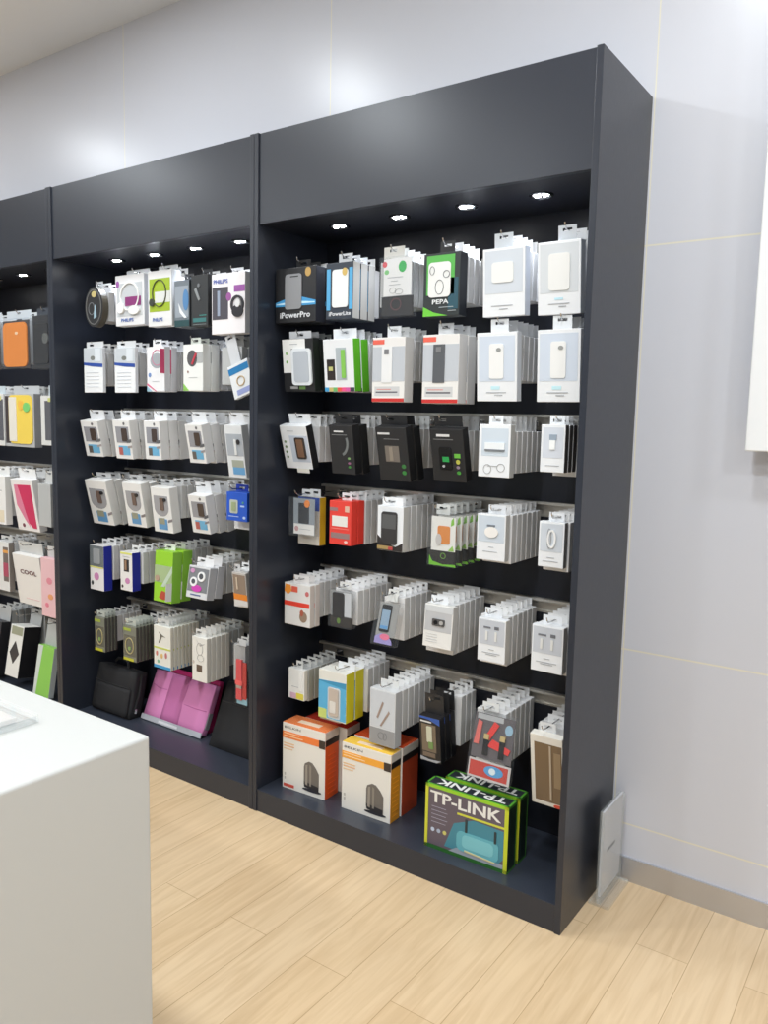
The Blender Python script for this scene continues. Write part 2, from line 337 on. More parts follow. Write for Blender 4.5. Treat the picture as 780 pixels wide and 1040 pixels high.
spec('black_phone', 'accessory_box', 'black box showing phone with green screen square', 'box', .036, (34, 34, 36), (22, 22, 24), (34, 34, 36), .85, els=[
    LN(.2, .86, .6, (224, 224, 224), .045), LN(.1, .8, .7, (130, 130, 130)), RR(PR, .24, .22, .62, .66, (18, 18, 20), .002), R(PR, .34, .38, .54, .48, (50, 160, 84), .003), O(PR, .32, .27, .4, .32, (190, 190, 190), .003),
    R(PF, .7, .46, .88, .54, (110, 190, 70)), O(PF, .74, .34, .86, .43, (190, 190, 80)), O(PF, .74, .25, .84, .31, (150, 130, 150)), O(PF, .74, .14, .86, .21, (70, 150, 60))])
spec('dock', 'accessory_box', 'white box, scroll print, white dock in window', 'box', .03, WHITE, (198, 198, 196), WHITE, .45, els=[
    R(WN, .08, .4, .94, .93, (204, 214, 224)), R(PR, .2, .52, .84, .66, (232, 236, 238), .004), R(PR, .2, .5, .84, .53, (120, 124, 130), .0045), RG(PF, .16, .05, .42, .24, (160, 160, 160), .0012, .0014), RG(PF, .6, .1, .86, .26, (160, 160, 160), .0012, .0014), LN(.3, .2, .6, (160, 160, 160))])
spec('cube', 'accessory_box', 'narrow white box, small white cube in window', 'box', .026, WHITE, (84, 80, 78), WHITE, .6, els=[
    R(WN, .08, .3, .94, .95, (208, 213, 222)), R(PR, .38, .48, .62, .68, (240, 242, 242), .004), R(PR, .36, .68, .66, .8, (150, 162, 176), .003), LN(.22, .13, .8)])
# right bay, fourth row
spec('clam_phone', 'phone_case_pack', 'clear pack with dark phone case, orange sticker', 'pack', .055, (220, 222, 224), None, (216, 218, 220), .5, 'clear', els=[
    R('card', .02, .03, .98, .97, (148, 156, 164), .0004),
    R('card', .04, .03, .96, .3, (232, 232, 230)), R(PR, .26, .32, .72, .85, (56, 58, 62), .002), O(PF, .52, .74, .76, .94, (232, 138, 66), .003), O(PF, .08, .1, .26, .24, (200, 160, 160), .001), LN(.3, .16, .8)])
spec('blue_yellow', 'phone_case_box', 'yellow box with blue top end', 'box', .036, (226, 222, 214), (216, 172, 36), WHITE, .5, els=[R(PF, 0, .72, 1, 1, (40, 76, 166))])
spec('red_box', 'phone_case_box', 'red box with white centre panel', 'box', .036, (226, 66, 56), (222, 60, 48), WHITE, .45, els=[
    R(PF, .12, .42, .84, .66, (228, 226, 220)), R(PF, .06, .14, .94, .27, (146, 120, 118)), R(PF, 0, .77, .38, .85, (150, 120, 120)), R(PF, .72, .76, .92, .9, (222, 180, 160)), O(PF, .7, .04, .86, .1, (240, 200, 190)), R(PF, .08, .36, .9, .375, (240, 140, 130))])
spec('phone_white', 'phone_case_box', 'white box with dark phone and black corner', 'box', .028, WHITE, (198, 196, 192), (236, 236, 236), .8, els=[
    PG(PF, [(0, 0), (1, 0), (1, .2), (.72, .1), (.3, .18), (0, .34)], (50, 44, 42)), R(PF, 0, .02, .62, .1, (166, 140, 90), .0012), R(PF, .44, .02, .62, .09, (180, 70, 70), .0014), RR(PR, .16, .14, .78, .88, (54, 52, 52), .003), R(PR, .2, .5, .74, .82, (88, 88, 88), .0036)])
spec('tub_orange', 'phone_case_pack', 'clear tub, orange print, black green-edged base', 'pack', .036, (214, 216, 216), None, (206, 208, 206), .5, 'clear', els=[
    R('card', .06, .3, .96, .98, (228, 228, 224)), R('card', .0, .0, 1, .29, (34, 32, 30)), PG(PF, [(0, 0), (1, 0), (.96, .05), (.5, .03), (.12, .08), (0, .2)], (112, 186, 48)), RR(PR, .3, .44, .76, .8, (214, 134, 62), .002), O(PR, .24, .4, .46, .64, (196, 192, 190), .003),
    PG(PF, [(.78, .8), (.9, .84), (.88, .98), (.8, .92)], (130, 190, 70), .001), PG(PF, [(.7, .31), (.92, .31), (.86, .42)], (150, 196, 90), .001), RG(PF, .42, .14, .62, .26, (110, 160, 60), .0012, .002)])
spec('round_plug', 'charger_box', 'white box with rounded white plug', 'box', .028, WHITE, (206, 204, 200), WHITE, .6, els=[
    R(WN, .04, .4, .96, .97, (200, 209, 219)), O(PR, .28, .5, .76, .74, (236, 232, 228), .004), R(PR, .36, .74, .64, .78, (120, 126, 134), .003), LN(.42, .28, .6), LN(.22, .18, .74)])
spec('loop_cable', 'charger_box', 'narrow white box with looped white cable', 'box', .024, WHITE, (150, 148, 146), WHITE, .6, els=[
    R(WN, .06, .34, .94, .96, (202, 208, 216)), RG(PR, .34, .42, .7, .84, (236, 236, 236), .004, .006), RG(PR, .32, .4, .5, .86, (150, 152, 156), .002, .002), LN(.35, .2, .65), LN(.18, .12, .8)])
# right bay, fifth row
spec('red_white', 'phone_film_pack', 'white pack with red stripe, orange badge', 'pack', .026, (222, 220, 218), (206, 196, 190), (226, 222, 220), .6, els=[
    R(PF, 0, .46, .98, .57, (222, 68, 52)), PG(PF, [(.0, .8), (.14, .72), (.28, .82), (.24, .96), (.04, .97)], (232, 146, 58)), R(PF, .28, .8, .52, .94, (216, 96, 76)), O(PF, .6, .1, .9, .36, (150, 128, 110)), O(PF, .82, .74, .96, .86, (200, 110, 110)), O(PF, .62, .24, .76, .4, (170, 90, 70), .0012)])
spec('clear_dark', 'phone_case_pack', 'clear pack with black case, dark printed base', 'pack', .036, (214, 216, 218), None, (222, 222, 220), .5, 'clear', els=[
    R('card', .02, .05, .98, .97, (150, 152, 154), .0004),
    R('card', .55, .3, .92, .95, (206, 210, 216)), RR(PR, .1, .24, .62, .93, (44, 42, 44), .003), R('card', 0, .02, 1, .28, (48, 44, 42), .0015), O(PF, .3, .08, .46, .24, (96, 130, 60), .002)])
spec('clear_screen', 'phone_case_pack', 'clear pack, lit phone screen, pink blue base', 'pack', .05, (206, 208, 208), None, (214, 214, 210), .5, 'clear', els=[
    R('card', .03, .2, .97, .97, (150, 150, 148), .0004),
    RR(PR, .16, .3, .64, .92, (34, 34, 36), .003), R(PR, .2, .36, .6, .8, (140, 164, 186), .0036), R(PR, .22, .37, .58, .44, (96, 150, 200), .004), PG(PF, [(.02, .03), (.9, .03), (.85, .12), (.6, .24), (.3, .26), (.02, .18)], (150, 140, 196)), O(PF, .26, .12, .74, .26, (222, 110, 140), .0012)])
spec('camera_clip', 'accessory_box', 'grey-topped white box, small dark lens', 'box', .03, (228, 226, 222), (190, 188, 186), WHITE, .6, els=[
    R(WN, .03, .38, .97, .96, (188, 188, 190)), R(WN, .0, .84, 1, .98, (206, 208, 210), .0012), RR(PR, .3, .52, .74, .68, (84, 82, 82), .004), O(PR, .36, .55, .5, .65, (30, 30, 32), .005), O(PR, .56, .55, .7, .65, (170, 168, 166), .005)] + [LN(.1, v, .5, (190, 190, 190), .008) for v in (.12, .18, .24, .3)])
spec('earbuds', 'earphone_box', 'white box with pale earphones in grey window', 'box', .03, WHITE, (206, 203, 198), WHITE, .62, els=[
    R(WN, .04, .4, .96, .97, (196, 200, 208)), R(PR, .28, .5, .36, .72, (222, 222, 220), .003), R(PR, .62, .5, .7, .72, (222, 222, 220), .003), R(PR, .2, .78, .46, .82, (120, 122, 128), .002), R(PR, .6, .77, .76, .84, (110, 112, 118), .002), LN(.4, .28, .6), LN(.16, .2, .82), LN(.3, .16, .7)])
# right bay, bottom row
spec('mini', 'film_pack', 'small white pack with yellow pink foot', 'pack', .02, (228, 228, 226), (216, 214, 212), (214, 214, 212), .4, els=[
    R(PF, .1, .02, .5, .2, (206, 170, 190)), R(PF, .5, .02, .96, .22, (222, 208, 80)), LN(.2, .4, .7), RR(PR, .66, .3, .9, .9, (232, 232, 230), .002)])
spec('bulb_blue', 'charger_box', 'white-capped blue box with yellow sides', 'box', .05, (230, 228, 220), (206, 196, 40), WHITE, .6, els=[
    R(PF, 0, .02, 1, .76, (92, 176, 218)), R(PF, 0, .0, .3, .2, (200, 214, 120), .001), PG(PF, [(0, .76), (1, .7), (1, .82), (0, .78)], (70, 150, 190), .001), RR(WN, .34, .04, .8, .68, (206, 214, 220), .001), RR(PR, .4, .1, .74, .66, (198, 184, 172), .005), RR(PR, .44, .16, .66, .4, (222, 218, 212), .006)])
spec('frost', 'cable_box', 'frosted box, thin cables, grey foot', 'box', .04, (214, 216, 218), (192, 192, 194), (226, 226, 224), .7, els=[
    R(WN, .03, .32, .97, .98, (204, 208, 214)), R(PF, 0, 0, 1, .3, (150, 150, 152)), PG(PR, [(.28, .5), (.34, .48), (.56, .78), (.5, .8)], (160, 140, 130), .002), PG(PR, [(.42, .36), (.48, .35), (.8, .62), (.76, .66)], (160, 140, 130), .002)] + [RG(PF, .34+.2*i, .1, .6+.1*i, .24, (128, 128, 130), .0012, .002) for i in range(2)])
spec('black_blue', 'light_box', 'black box with blue top edge, brown window', 'box', .03, (34, 32, 34), (24, 24, 28), (44, 44, 46), .9, els=[
    PG(PF, [(0, .96), (.5, .95), (1, .86), (1, 1), (0, 1)], (52, 92, 176)), R(WN, .1, .22, .8, .84, (122, 108, 92)), RR(PR, .36, .44, .62, .8, (206, 206, 184), .003), RR(PR, .44, .3, .66, .46, (120, 150, 90), .003), R(PF, .12, .1, .74, .2, (120, 104, 90)), LN(.06, .88, .6, (220, 220, 220), .03), PG(PF, [(0, 0), (.8, 0), (1, .06), (.4, .04), (0, .08)], (170, 172, 178), .001)])
spec('clam_red', 'cable_pack', 'clear pack with red black cables, red card', 'pack', .034, (200, 202, 206), None, (214, 214, 212), .4, 'clear', els=[
    R('card', .02, .3, .98, .97, (96, 92, 96)), R('card', .08, .88, .7, .96, (176, 180, 184), .0012), R('card', .0, .0, 1, .28, (196, 192, 192), .0012), R('card', .03, .03, .94, .25, (190, 66, 56), .0016), O(PF, .38, .07, .84, .23, (84, 154, 206), .0022), O(PF, .5, .1, .66, .2, (210, 226, 234), .0026),
    PG(PR, [(.3, .6), (.42, .58), (.62, .84), (.5, .88)], (222, 66, 62), .004), PG(PR, [(.06, .5), (.18, .5), (.22, .84), (.12, .86)], (214, 110, 104), .004), PG(PR, [(.4, .5), (.9, .44), (.94, .52), (.5, .62)], (222, 66, 62), .004), R(PR, .3, .36, .42, .64, (32, 32, 34), .006), R(PR, .68, .36, .8, .66, (32, 32, 34), .006), O(PR, .76, .72, .94, .88, (150, 184, 206), .002), R(PR, .3, .6, .42, .68, (190, 170, 120), .0065), R(PR, .68, .62, .8, .7, (190, 170, 120), .0065)])
spec('frame_brown', 'phone_case_box', 'white-framed box with brown leather case', 'box', .03, (232, 228, 220), (206, 202, 196), WHITE, .5, els=[
    R(WN, .12, .06, .98, .9, (122, 100, 76)), R(PR, .6, .1, .66, .88, (186, 170, 150), .003), R(PR, .74, .3, .96, .8, (150, 128, 100), .002), O(PF, .7, .0, .98, .05, (220, 80, 60))])
# middle bay
spec('tin', 'round_cable_pack', 'round black disc pack with silver swirls', 'pack', .03, (36, 36, 38), (80, 74, 62), (210, 214, 220), .4, 'oval', els=[
    RG(PF, .06, .05, .94, .95, (112, 112, 110), .002, .004), O(PF, .4, .74, .66, .9, (196, 180, 120), .002), PG(PF, [(.5, .2), (.66, .24), (.62, .56), (.54, .5)], (150, 176, 190), .002), RG(PF, .2, .3, .56, .62, (120, 122, 124), .002, .003)])
spec('phones_white', 'headphone_pack', 'white headphone pack, purple centre print', 'pack', .045, (224, 224, 226), (196, 198, 204), (206, 208, 212), .8, els=[
    R(WN, .06, .18, .94, .84, (196, 200, 204)), RG(PR, .18, .28, .86, .86, (238, 238, 236), .006, .006), R(PF, .36, .38, .9, .56, (134, 48, 112), .003), O(PR, .1, .24, .34, .46, (240, 240, 238), .009), O(PR, .5, .2, .88, .38, (232, 232, 230), .009), O(PF, .02, .76, .14, .9, (150, 84, 160)), TX(.2, .07, .64, .14, 'PHILIPS', (70, 100, 170))])
spec('phones_green', 'headphone_pack', 'white and lime green headphone pack', 'pack', .045, (226, 226, 226), (200, 202, 204), (200, 202, 204), .8, els=[
    R(PF, .06, .26, .94, .86, (158, 182, 42)), R(PF, .3, .42, .94, .62, (216, 218, 214), .0012), RG(PR, .2, .34, .8, .84, (90, 92, 70), .005, .003), O(PR, .1, .36, .3, .5, (66, 70, 62), .008), TX(.2, .08, .64, .15, 'PHILIPS', (70, 100, 170))])
spec('phones_grey', 'headphone_pack', 'slim grey pack, blue print, white arc', 'pack', .04, (112, 120, 128), (54, 58, 62), (70, 72, 76), .6, els=[
    R(PF, .05, .2, .95, .88, (150, 158, 168)), PG(PR, [(.3, .5), (.5, .36), (.86, .18), (.7, .18), (.4, .3)], (232, 234, 236), .003), O(PF, .6, .34, .98, .8, (84, 132, 180), .002), R(PF, 0, 0, 1, .14, (36, 72, 76))])
spec('phones_black', 'headphone_pack', 'black pack with grey streak, teal lettering line', 'pack', .04, (46, 48, 50), (30, 30, 32), (48, 50, 54), .6, els=[
    PG(PR, [(.2, .72), (.32, .76), (.56, .52), (.46, .5)], (140, 144, 146), .003), O(PR, .4, .76, .54, .84, (120, 124, 128), .003), R(PF, .1, .08, .9, .16, (58, 116, 116)), LN(.5, .2, .92, (60, 130, 124), .02), LN(.1, .03, .9, (120, 130, 130))])
spec('phones_purple', 'headphone_box', 'large white headphone box with purple disc', 'box', .05, (236, 232, 234), (206, 206, 208), (224, 224, 226), .34, els=[
    R(WN, .02, .24, .5, .78, (84, 82, 90)), R(PR, .18, .3, .26, .72, (150, 160, 180), .002), R(PF, .68, .68, 1, .79, (152, 84, 160)), O(PF, .44, .54, .6, .68, (150, 84, 150)), RG(PR, .6, .32, .98, .62, (60, 60, 64), .006, .008), O(PR, .64, .26, .96, .46, (52, 52, 56), .006), TX(.06, .84, .5, .91, 'PHILIPS', (90, 106, 180)), O(PR, .74, .42, .9, .56, (222, 222, 222), .007)])
spec('film', 'film_pack', 'white film pack with dark blue band', 'pack', .016, (234, 236, 238), (214, 216, 220), (206, 208, 210), .9, els=[
    R(PF, 0, .62, 1, 1, (196, 202, 208)), PG(PF, [(0, .62), (.5, .58), (1, .56), (1, .64), (0, .68)], (44, 76, 158), .001), O(PF, .36, .72, .6, .82, (120, 122, 118), .0012), R(PF, .6, .7, .9, .98, (216, 222, 228), .001)] + [LN(.12, v, .8, (198, 204, 212), .008) for v in (.12, .2, .28, .36, .44)])
spec('heart', 'mouse_box', 'white box, round grey window, pink edge', 'box', .03, (234, 234, 236), (196, 196, 200), WHITE, .5, els=[
    O(WN, .2, .52, .96, .86, (166, 170, 176)), RG(PR, .3, .58, .9, .94, (216, 110, 150), .002, .002), O(PF, .08, .32, .24, .42, (110, 140, 190)), PG(PF, [(0, .14), (.5, 0), (.56, 0), (.04, .18), (0, .18)], (218, 110, 140)), PG(PF, [(0, .12), (.3, 0), (0, 0)], (150, 190, 210)), LN(.3, .22, .7, (190, 190, 196)), R('printed_side', 1.0, .4, 1.006, .95, (200, 70, 110), .02)])
spec('ear_green', 'earphone_box', 'white box, dark round window, green corner', 'box', .04, (234, 235, 232), (214, 214, 210), (222, 226, 218), .5, els=[
    O(WN, .2, .52, .72, .88, (94, 92, 94)), PG(PR, [(.42, .58), (.5, .56), (.72, .8), (.64, .82)], (190, 60, 74), .003), R(WN, .66, .6, 1, .84, (176, 178, 178)), PG(PF, [(0, .16), (.3, 0), (0, 0)], (140, 196, 90)), O(PF, .2, .38, .28, .44, (150, 120, 110)), LN(.28, .28, .72, (190, 190, 190))])
spec('tilted_blue', 'cable_pack', 'tilted white pack with blue stripe', 'pack', .018, (226, 228, 230), (206, 208, 212), (206, 208, 212), .5, els=[
    PG(PF, [(0, .72), (1, .72), (1, .92), (0, .92)], (38, 120, 176)), R(PF, .2, .06, .9, .22, (150, 160, 206)), RG(PR, .3, .3, .7, .6, (196, 170, 130), .003, .003)])
def camerabox(lab): return [R(WN, .14, .42, .92, .84, (150, 150, 156)), RR(PR, .5, .46, .82, .8, (72, 60, 56), .003), R(PF, .22, .1, .88, .34, (110, 176, 214)), R(PF, .22, .1, .46, .3, lab, .001), O(PF, .62, .88, .74, .96, (110, 110, 112)), R('printed_side', 1.0, .3, 1.006, .36, (190, 180, 180), .02), R('printed_side', 1.0, .44, 1.006, .52, (130, 130, 132), .02)]
spec('blue_box_brown', 'webcam_box', 'white box, grey window over light blue photo', 'box', .045, (232, 231, 230), (222, 221, 220), WHITE, .85, els=camerabox((96, 90, 86)))
spec('blue_box_red', 'webcam_box', 'white box, grey window over blue-red photo', 'box', .045, (232, 231, 230), (222, 221, 220), WHITE, .85, els=camerabox((180, 96, 90)))
spec('long_blue', 'cable_pack', 'long clear-fronted pack with blue foot', 'pack', .036, (224, 226, 228), (196, 198, 200), (226, 226, 228), .8, els=[
    R(WN, .06, .42, .98, .84, (172, 178, 186)), R(PR, .5, .44, .64, .74, (226, 228, 228), .003), O(PR, .66, .64, .84, .74, (50, 50, 54), .004), R(PF, .28, .06, .96, .2, (104, 162, 208)), R(PF, .26, .2, .92, .34, (168, 172, 158))])
spec('u_window', 'mouse_box', 'white box with rounded grey window', 'box', .045, (233, 232, 230), (218, 217, 215), (190, 192, 194), .7, els=[
    R(WN, .12, .55, .88, .82, (160, 160, 164)), O(WN, .12, .36, .88, .74, (160, 160, 164)), RR(PR, .46, .5, .66, .78, (110, 92, 84), .004), O(PR, .64, .7, .8, .78, (40, 40, 44), .005), R(PF, .26, .06, .74, .3, (96, 150, 196)), R(PF, .3, .18, .62, .32, (150, 150, 130), .001), R('printed_side', 1.0, .26, 1.006, .32, (170, 160, 160), .02)])
spec('royal_blue', 'camera_box', 'royal blue box with pale window', 'box', .05, (38, 88, 196), (34, 78, 180), (24, 56, 160), .6, els=[
    RR(WN, .16, .26, .56, .74, (186, 192, 180), .001), RR(PR, .26, .34, .46, .66, (156, 168, 130), .003), R(PF, .68, .5, .88, .56, (180, 200, 236)), LN(.1, .14, .6, (190, 206, 240), .02), O(PF, .76, .62, .86, .7, (80, 150, 130)), O(PF, .8, .08, .94, .18, (180, 200, 236))])
spec('clear_navy', 'battery_pack', 'clear-topped white pack with blue side', 'pack', .045, (228, 226, 226), (34, 44, 150), (206, 208, 210), .4, els=[
    R(WN, .0, .52, 1, 1, (110, 116, 120)), RR(PR, .3, .6, .8, .94, (150, 154, 158), .004), O(PF, .3, .22, .66, .4, (196, 130, 176)), O(PF, .08, .1, .24, .2, (40, 40, 44)), R(PF, 0, .5, 1, .53, (216, 214, 120), .001)])
spec('yellow_navy', 'battery_box', 'white box, yellow top, blue side', 'box', .045, (230, 228, 226), (32, 42, 150), (226, 226, 224), .6, els=[
    R(WN, .3, .5, .74, .82, (52, 50, 54)), RR(PR, .4, .54, .56, .8, (150, 120, 96), .003), O(PF, .4, .18, .8, .34, (196, 130, 176)), O(PF, .08, .06, .24, .14, (60, 40, 40)), R(PF, 0, .95, 1, 1, (222, 222, 120)), LN(.2, .88, .8)])
spec('lime', 'phone_case_pack', 'bright lime pack with clear middle', 'pack', .05, (150, 206, 48), (130, 186, 60), (226, 226, 222), .6, els=[
    R(WN, .0, .38, 1, .72, (166, 186, 140)), PG(WN, [(.4, .3), (1, .74), (1, .6), (.6, .3)], (190, 206, 186), .0012), O(PR, .06, .4, .3, .52, (176, 150, 130), .003), PG(PF, [(.3, .08), (.5, .04), (.78, .06), (.7, .2), (.45, .22)], (182, 74, 56)), R('printed_side', 1.0, .05, 1.006, .4, (230, 230, 228), .03)])
spec('eyes', 'speaker_pack', 'grey pack, two white rings, pink base', 'pack', .04, (216, 216, 218), (176, 176, 180), (226, 224, 224), .8, els=[
    R(PF, .02, .2, .98, .95, (126, 128, 132)), O(PR, .48, .54, .84, .86, (240, 240, 240), .004), O(PR, .56, .62, .76, .8, (84, 86, 90), .005), O(PR, .14, .36, .48, .66, (240, 240, 240), .004), O(PR, .22, .44, .4, .6, (84, 86, 90), .005), O(PF, .24, .2, .72, .42, (206, 70, 176), .003), O(PF, .1, .78, .3, .92, (206, 150, 190), .002), LN(.2, .08, .7, (100, 110, 150), .04)])
spec('orange_tag', 'cable_pack', 'narrow clear pack with orange band', 'pack', .02, (200, 196, 192), (180, 178, 176), (220, 220, 222), .4, els=[
    R(WN, .05, .36, .95, .94, (150, 132, 118)), R(PR, .3, .5, .4, .86, (216, 200, 180), .003), R(PF, 0, .18, 1, .36, (240, 142, 48)), R(PF, 0, 0, 1, .17, (226, 224, 222))])
spec('olive', 'cable_pack', 'clear hanging pack with olive yellow edge', 'pack', .014, (120, 122, 110), (78, 76, 72), (190, 194, 186), .8, els=[
    R(WN, .05, .14, .95, .74, (98, 98, 88)), RG(PR, .16, .2, .84, .68, (176, 166, 120), .003, .004), R(PF, 0, .0, .8, .08, (190, 188, 50)), R(PF, 0, .86, .6, .94, (160, 176, 70)), O(PR, .4, .3, .6, .42, (130, 160, 96), .003)])
spec('plane', 'travel_adapter_pack', 'white pack with blue foot, small pictures', 'pack', .016, (230, 229, 222), (206, 202, 190), (206, 206, 204), .7, els=[
    PG(PR, [(.3, .86), (.5, .8), (.72, .76), (.5, .76), (.36, .6), (.28, .6), (.4, .78)], (110, 108, 100), .0012), R(PF, 0, .46, 1, .5, (196, 206, 96)), R(PF, 0, .0, 1, .07, (56, 150, 206)), O(PF, .12, .28, .24, .4, (200, 120, 110)), O(PF, .4, .24, .54, .36, (216, 180, 110)), O(PF, .66, .26, .8, .4, (190, 120, 120)), O(PF, .2, .12, .34, .2, (130, 180, 150))])
spec('knot', 'cable_pack', 'ivory pack with swirl print, brown square', 'pack', .022, (232, 230, 224), (206, 202, 194), (224, 222, 218), .7, els=[
    R(PF, .3, .22, .68, .38, (96, 80, 70)), RG(PF, .3, .6, .74, .88, (170, 168, 166), .0012, .0015), PG(PF, [(.3, .94), (.5, .84), (.9, .88), (.56, .8)], (170, 168, 166)), RG(PF, .36, .46, .8, .62, (176, 174, 170), .0012, .0015), O(PF, .04, .38, .16, .46, (200, 190, 180))])
spec('strap_red', 'wrist_strap_pack', 'clear pack with coral red wrist strap', 'pack', .02, (200, 202, 204), None, (206, 208, 210), .7, 'clear', els=[
    R(PR, .12, .08, .6, .78, (232, 78, 84), .008), R(PR, .62, .1, .96, .74, (200, 56, 50), .004), R(PR, .06, .34, .66, .42, (238, 100, 100), .009), R(PF, .1, .0, 1, .12, (150, 196, 214), .002), R(PR, .14, .28, .6, .33, (180, 160, 150), .009)])
# left bay
spec('orange_case', 'phone_case_bag', 'orange leather case in clear bag', 'bag', .03, (212, 214, 216), None, (200, 208, 216), .9, 'clear', els=[
    R('card', .0, .0, 1, .97, (60, 56, 56), .0004), RR(PR, .03, .04, .92, .93, (226, 134, 44), .006), O(PR, .5, .68, .6, .74, (240, 210, 170), .008)])
spec('black_case', 'phone_case_bag', 'black phone holster in clear bag', 'bag', .03, (120, 122, 126), None, (60, 66, 76), .8, 'clear', els=[
    R('card', .0, .0, 1, .99, (30, 30, 34), .0004), RR(PR, .08, .1, .92, .84, (28, 26, 28), .006), O(PR, .6, .46, .94, .66, (90, 92, 90), .008), LN(.2, .26, .5, (90, 80, 80), .03)])
spec('yellow_case', 'tablet_case_pack', 'yellow case with green sticker in grey frame', 'pack', .04, (176, 178, 180), (140, 140, 142), (190, 192, 194), .9, els=[
    R(PF, .0, .06, .16, .96, (60, 50, 50)), RR(PR, .14, .06, .96, .98, (236, 206, 84), .004), R(PF, .16, .1, .42, .94, (226, 222, 212), .006), O(PF, .66, .66, .9, .84, (120, 200, 110), .0065), O(PF, .5, .7, .68, .88, (236, 184, 70), .006), LN(.7, .12, .84, (70, 60, 40), .06)])
spec('white_edge', 'tablet_case_pack', 'white-rimmed dark case pack', 'pack', .03, (216, 216, 214), (206, 206, 204), (190, 200, 206), .7, els=[
    R(WN, .22, .1, .98, .9, (92, 92, 98)), R(PF, .4, .88, .9, .96, (200, 200, 120))])
spec('pink_case', 'phone_case_box', 'white box with slanted pink window', 'box', .04, (236, 234, 234), (216, 214, 212), (236, 236, 236), .8, els=[
    PG(WN, [(.14, .9), (.14, .6), (.5, .2), (.72, .06), (.9, .06), (.9, .92)], (206, 44, 96)), PG(PR, [(.14, .9), (.3, .9), (.6, .08), (.44, .2), (.14, .5)], (222, 130, 160), .0016), O(PF, .24, .06, .36, .14, (120, 60, 80))])
spec('cool', 'phone_case_box', 'plain white box lettered in dark red', 'box', .035, (236, 234, 232), (206, 204, 200), (206, 206, 204), .9, els=[
    TX(.22, .62, .84, .71, 'COOL', (96, 44, 52)), LN(.3, .12, .8, (226, 190, 196))])
spec('pink_card', 'phone_case_pack', 'pale pink flower-printed pack', 'pack', .03, (232, 190, 196), (220, 196, 198), (206, 206, 204), .8, els=[
    O(PF, .3, .56, .6, .68, (222, 140, 156)), O(PF, .36, .3, .64, .4, (230, 160, 110)), O(PF, .2, .16, .4, .24, (226, 130, 150))])
spec('stripe', 'phone_case_pack', 'white pack with orange and plum stripes', 'pack', .03, (222, 222, 222), (120, 112, 106), (210, 210, 208), .8, els=[
    R(PF, .6, .2, .96, .9, (110, 100, 96)), R(PF, .6, .78, .96, .84, (226, 160, 80), .0012), R(PF, .6, .3, .96, .58, (170, 70, 96), .0012)])
spec('cool_plain', 'phone_case_box', 'white box with faint grey line print', 'box', .035, (232, 231, 230), (206, 204, 200), (226, 226, 224), .8, els=[LN(.2, .7, .8), LN(.2, .64, .6), R(PF, .1, .05, .9, .3, (226, 214, 190))])
spec('dark_slab', 'tablet_case_pack', 'dark slab case with grey rim', 'case', .05, (52, 52, 56), (34, 34, 38), (176, 178, 178), .9, els=[R(PF, .1, .1, .9, .13, (110, 110, 112)), R(PR, .12, .2, .88, .92, (36, 36, 40), .003)])
spec('diamond', 'tablet_case_pack', 'white case, dark diamond print, thick black side', 'case', .095, (222, 222, 218), (24, 24, 27), (176, 178, 178), .9, els=[PG(PF, [(.5, .25), (.88, .46), (.5, .7), (.14, .46)], (52, 50, 52)), R(PF, .1, .82, .95, .98, (150, 152, 130))])
spec('lime_slab', 'tablet_case_pack', 'lime green case in clear cover', 'case', .03, (136, 196, 84), (190, 196, 196), (176, 178, 178), .9, els=[PG('cover', [(0, 0), (.16, 0), (.3, 1), (0, 1)], (200, 208, 204))])
spec('white', 'accessory_box', 'plain white boxed accessory', 'box', .030, (226, 226, 227), (204, 203, 202), (236, 236, 236), .62)  # white box; its grey side is shading put into the colour
spec('clearish', 'accessory_pack', 'grey see-through hanging pack', 'pack', .030, (182, 184, 184), (160, 160, 158), (206, 206, 204), .62)

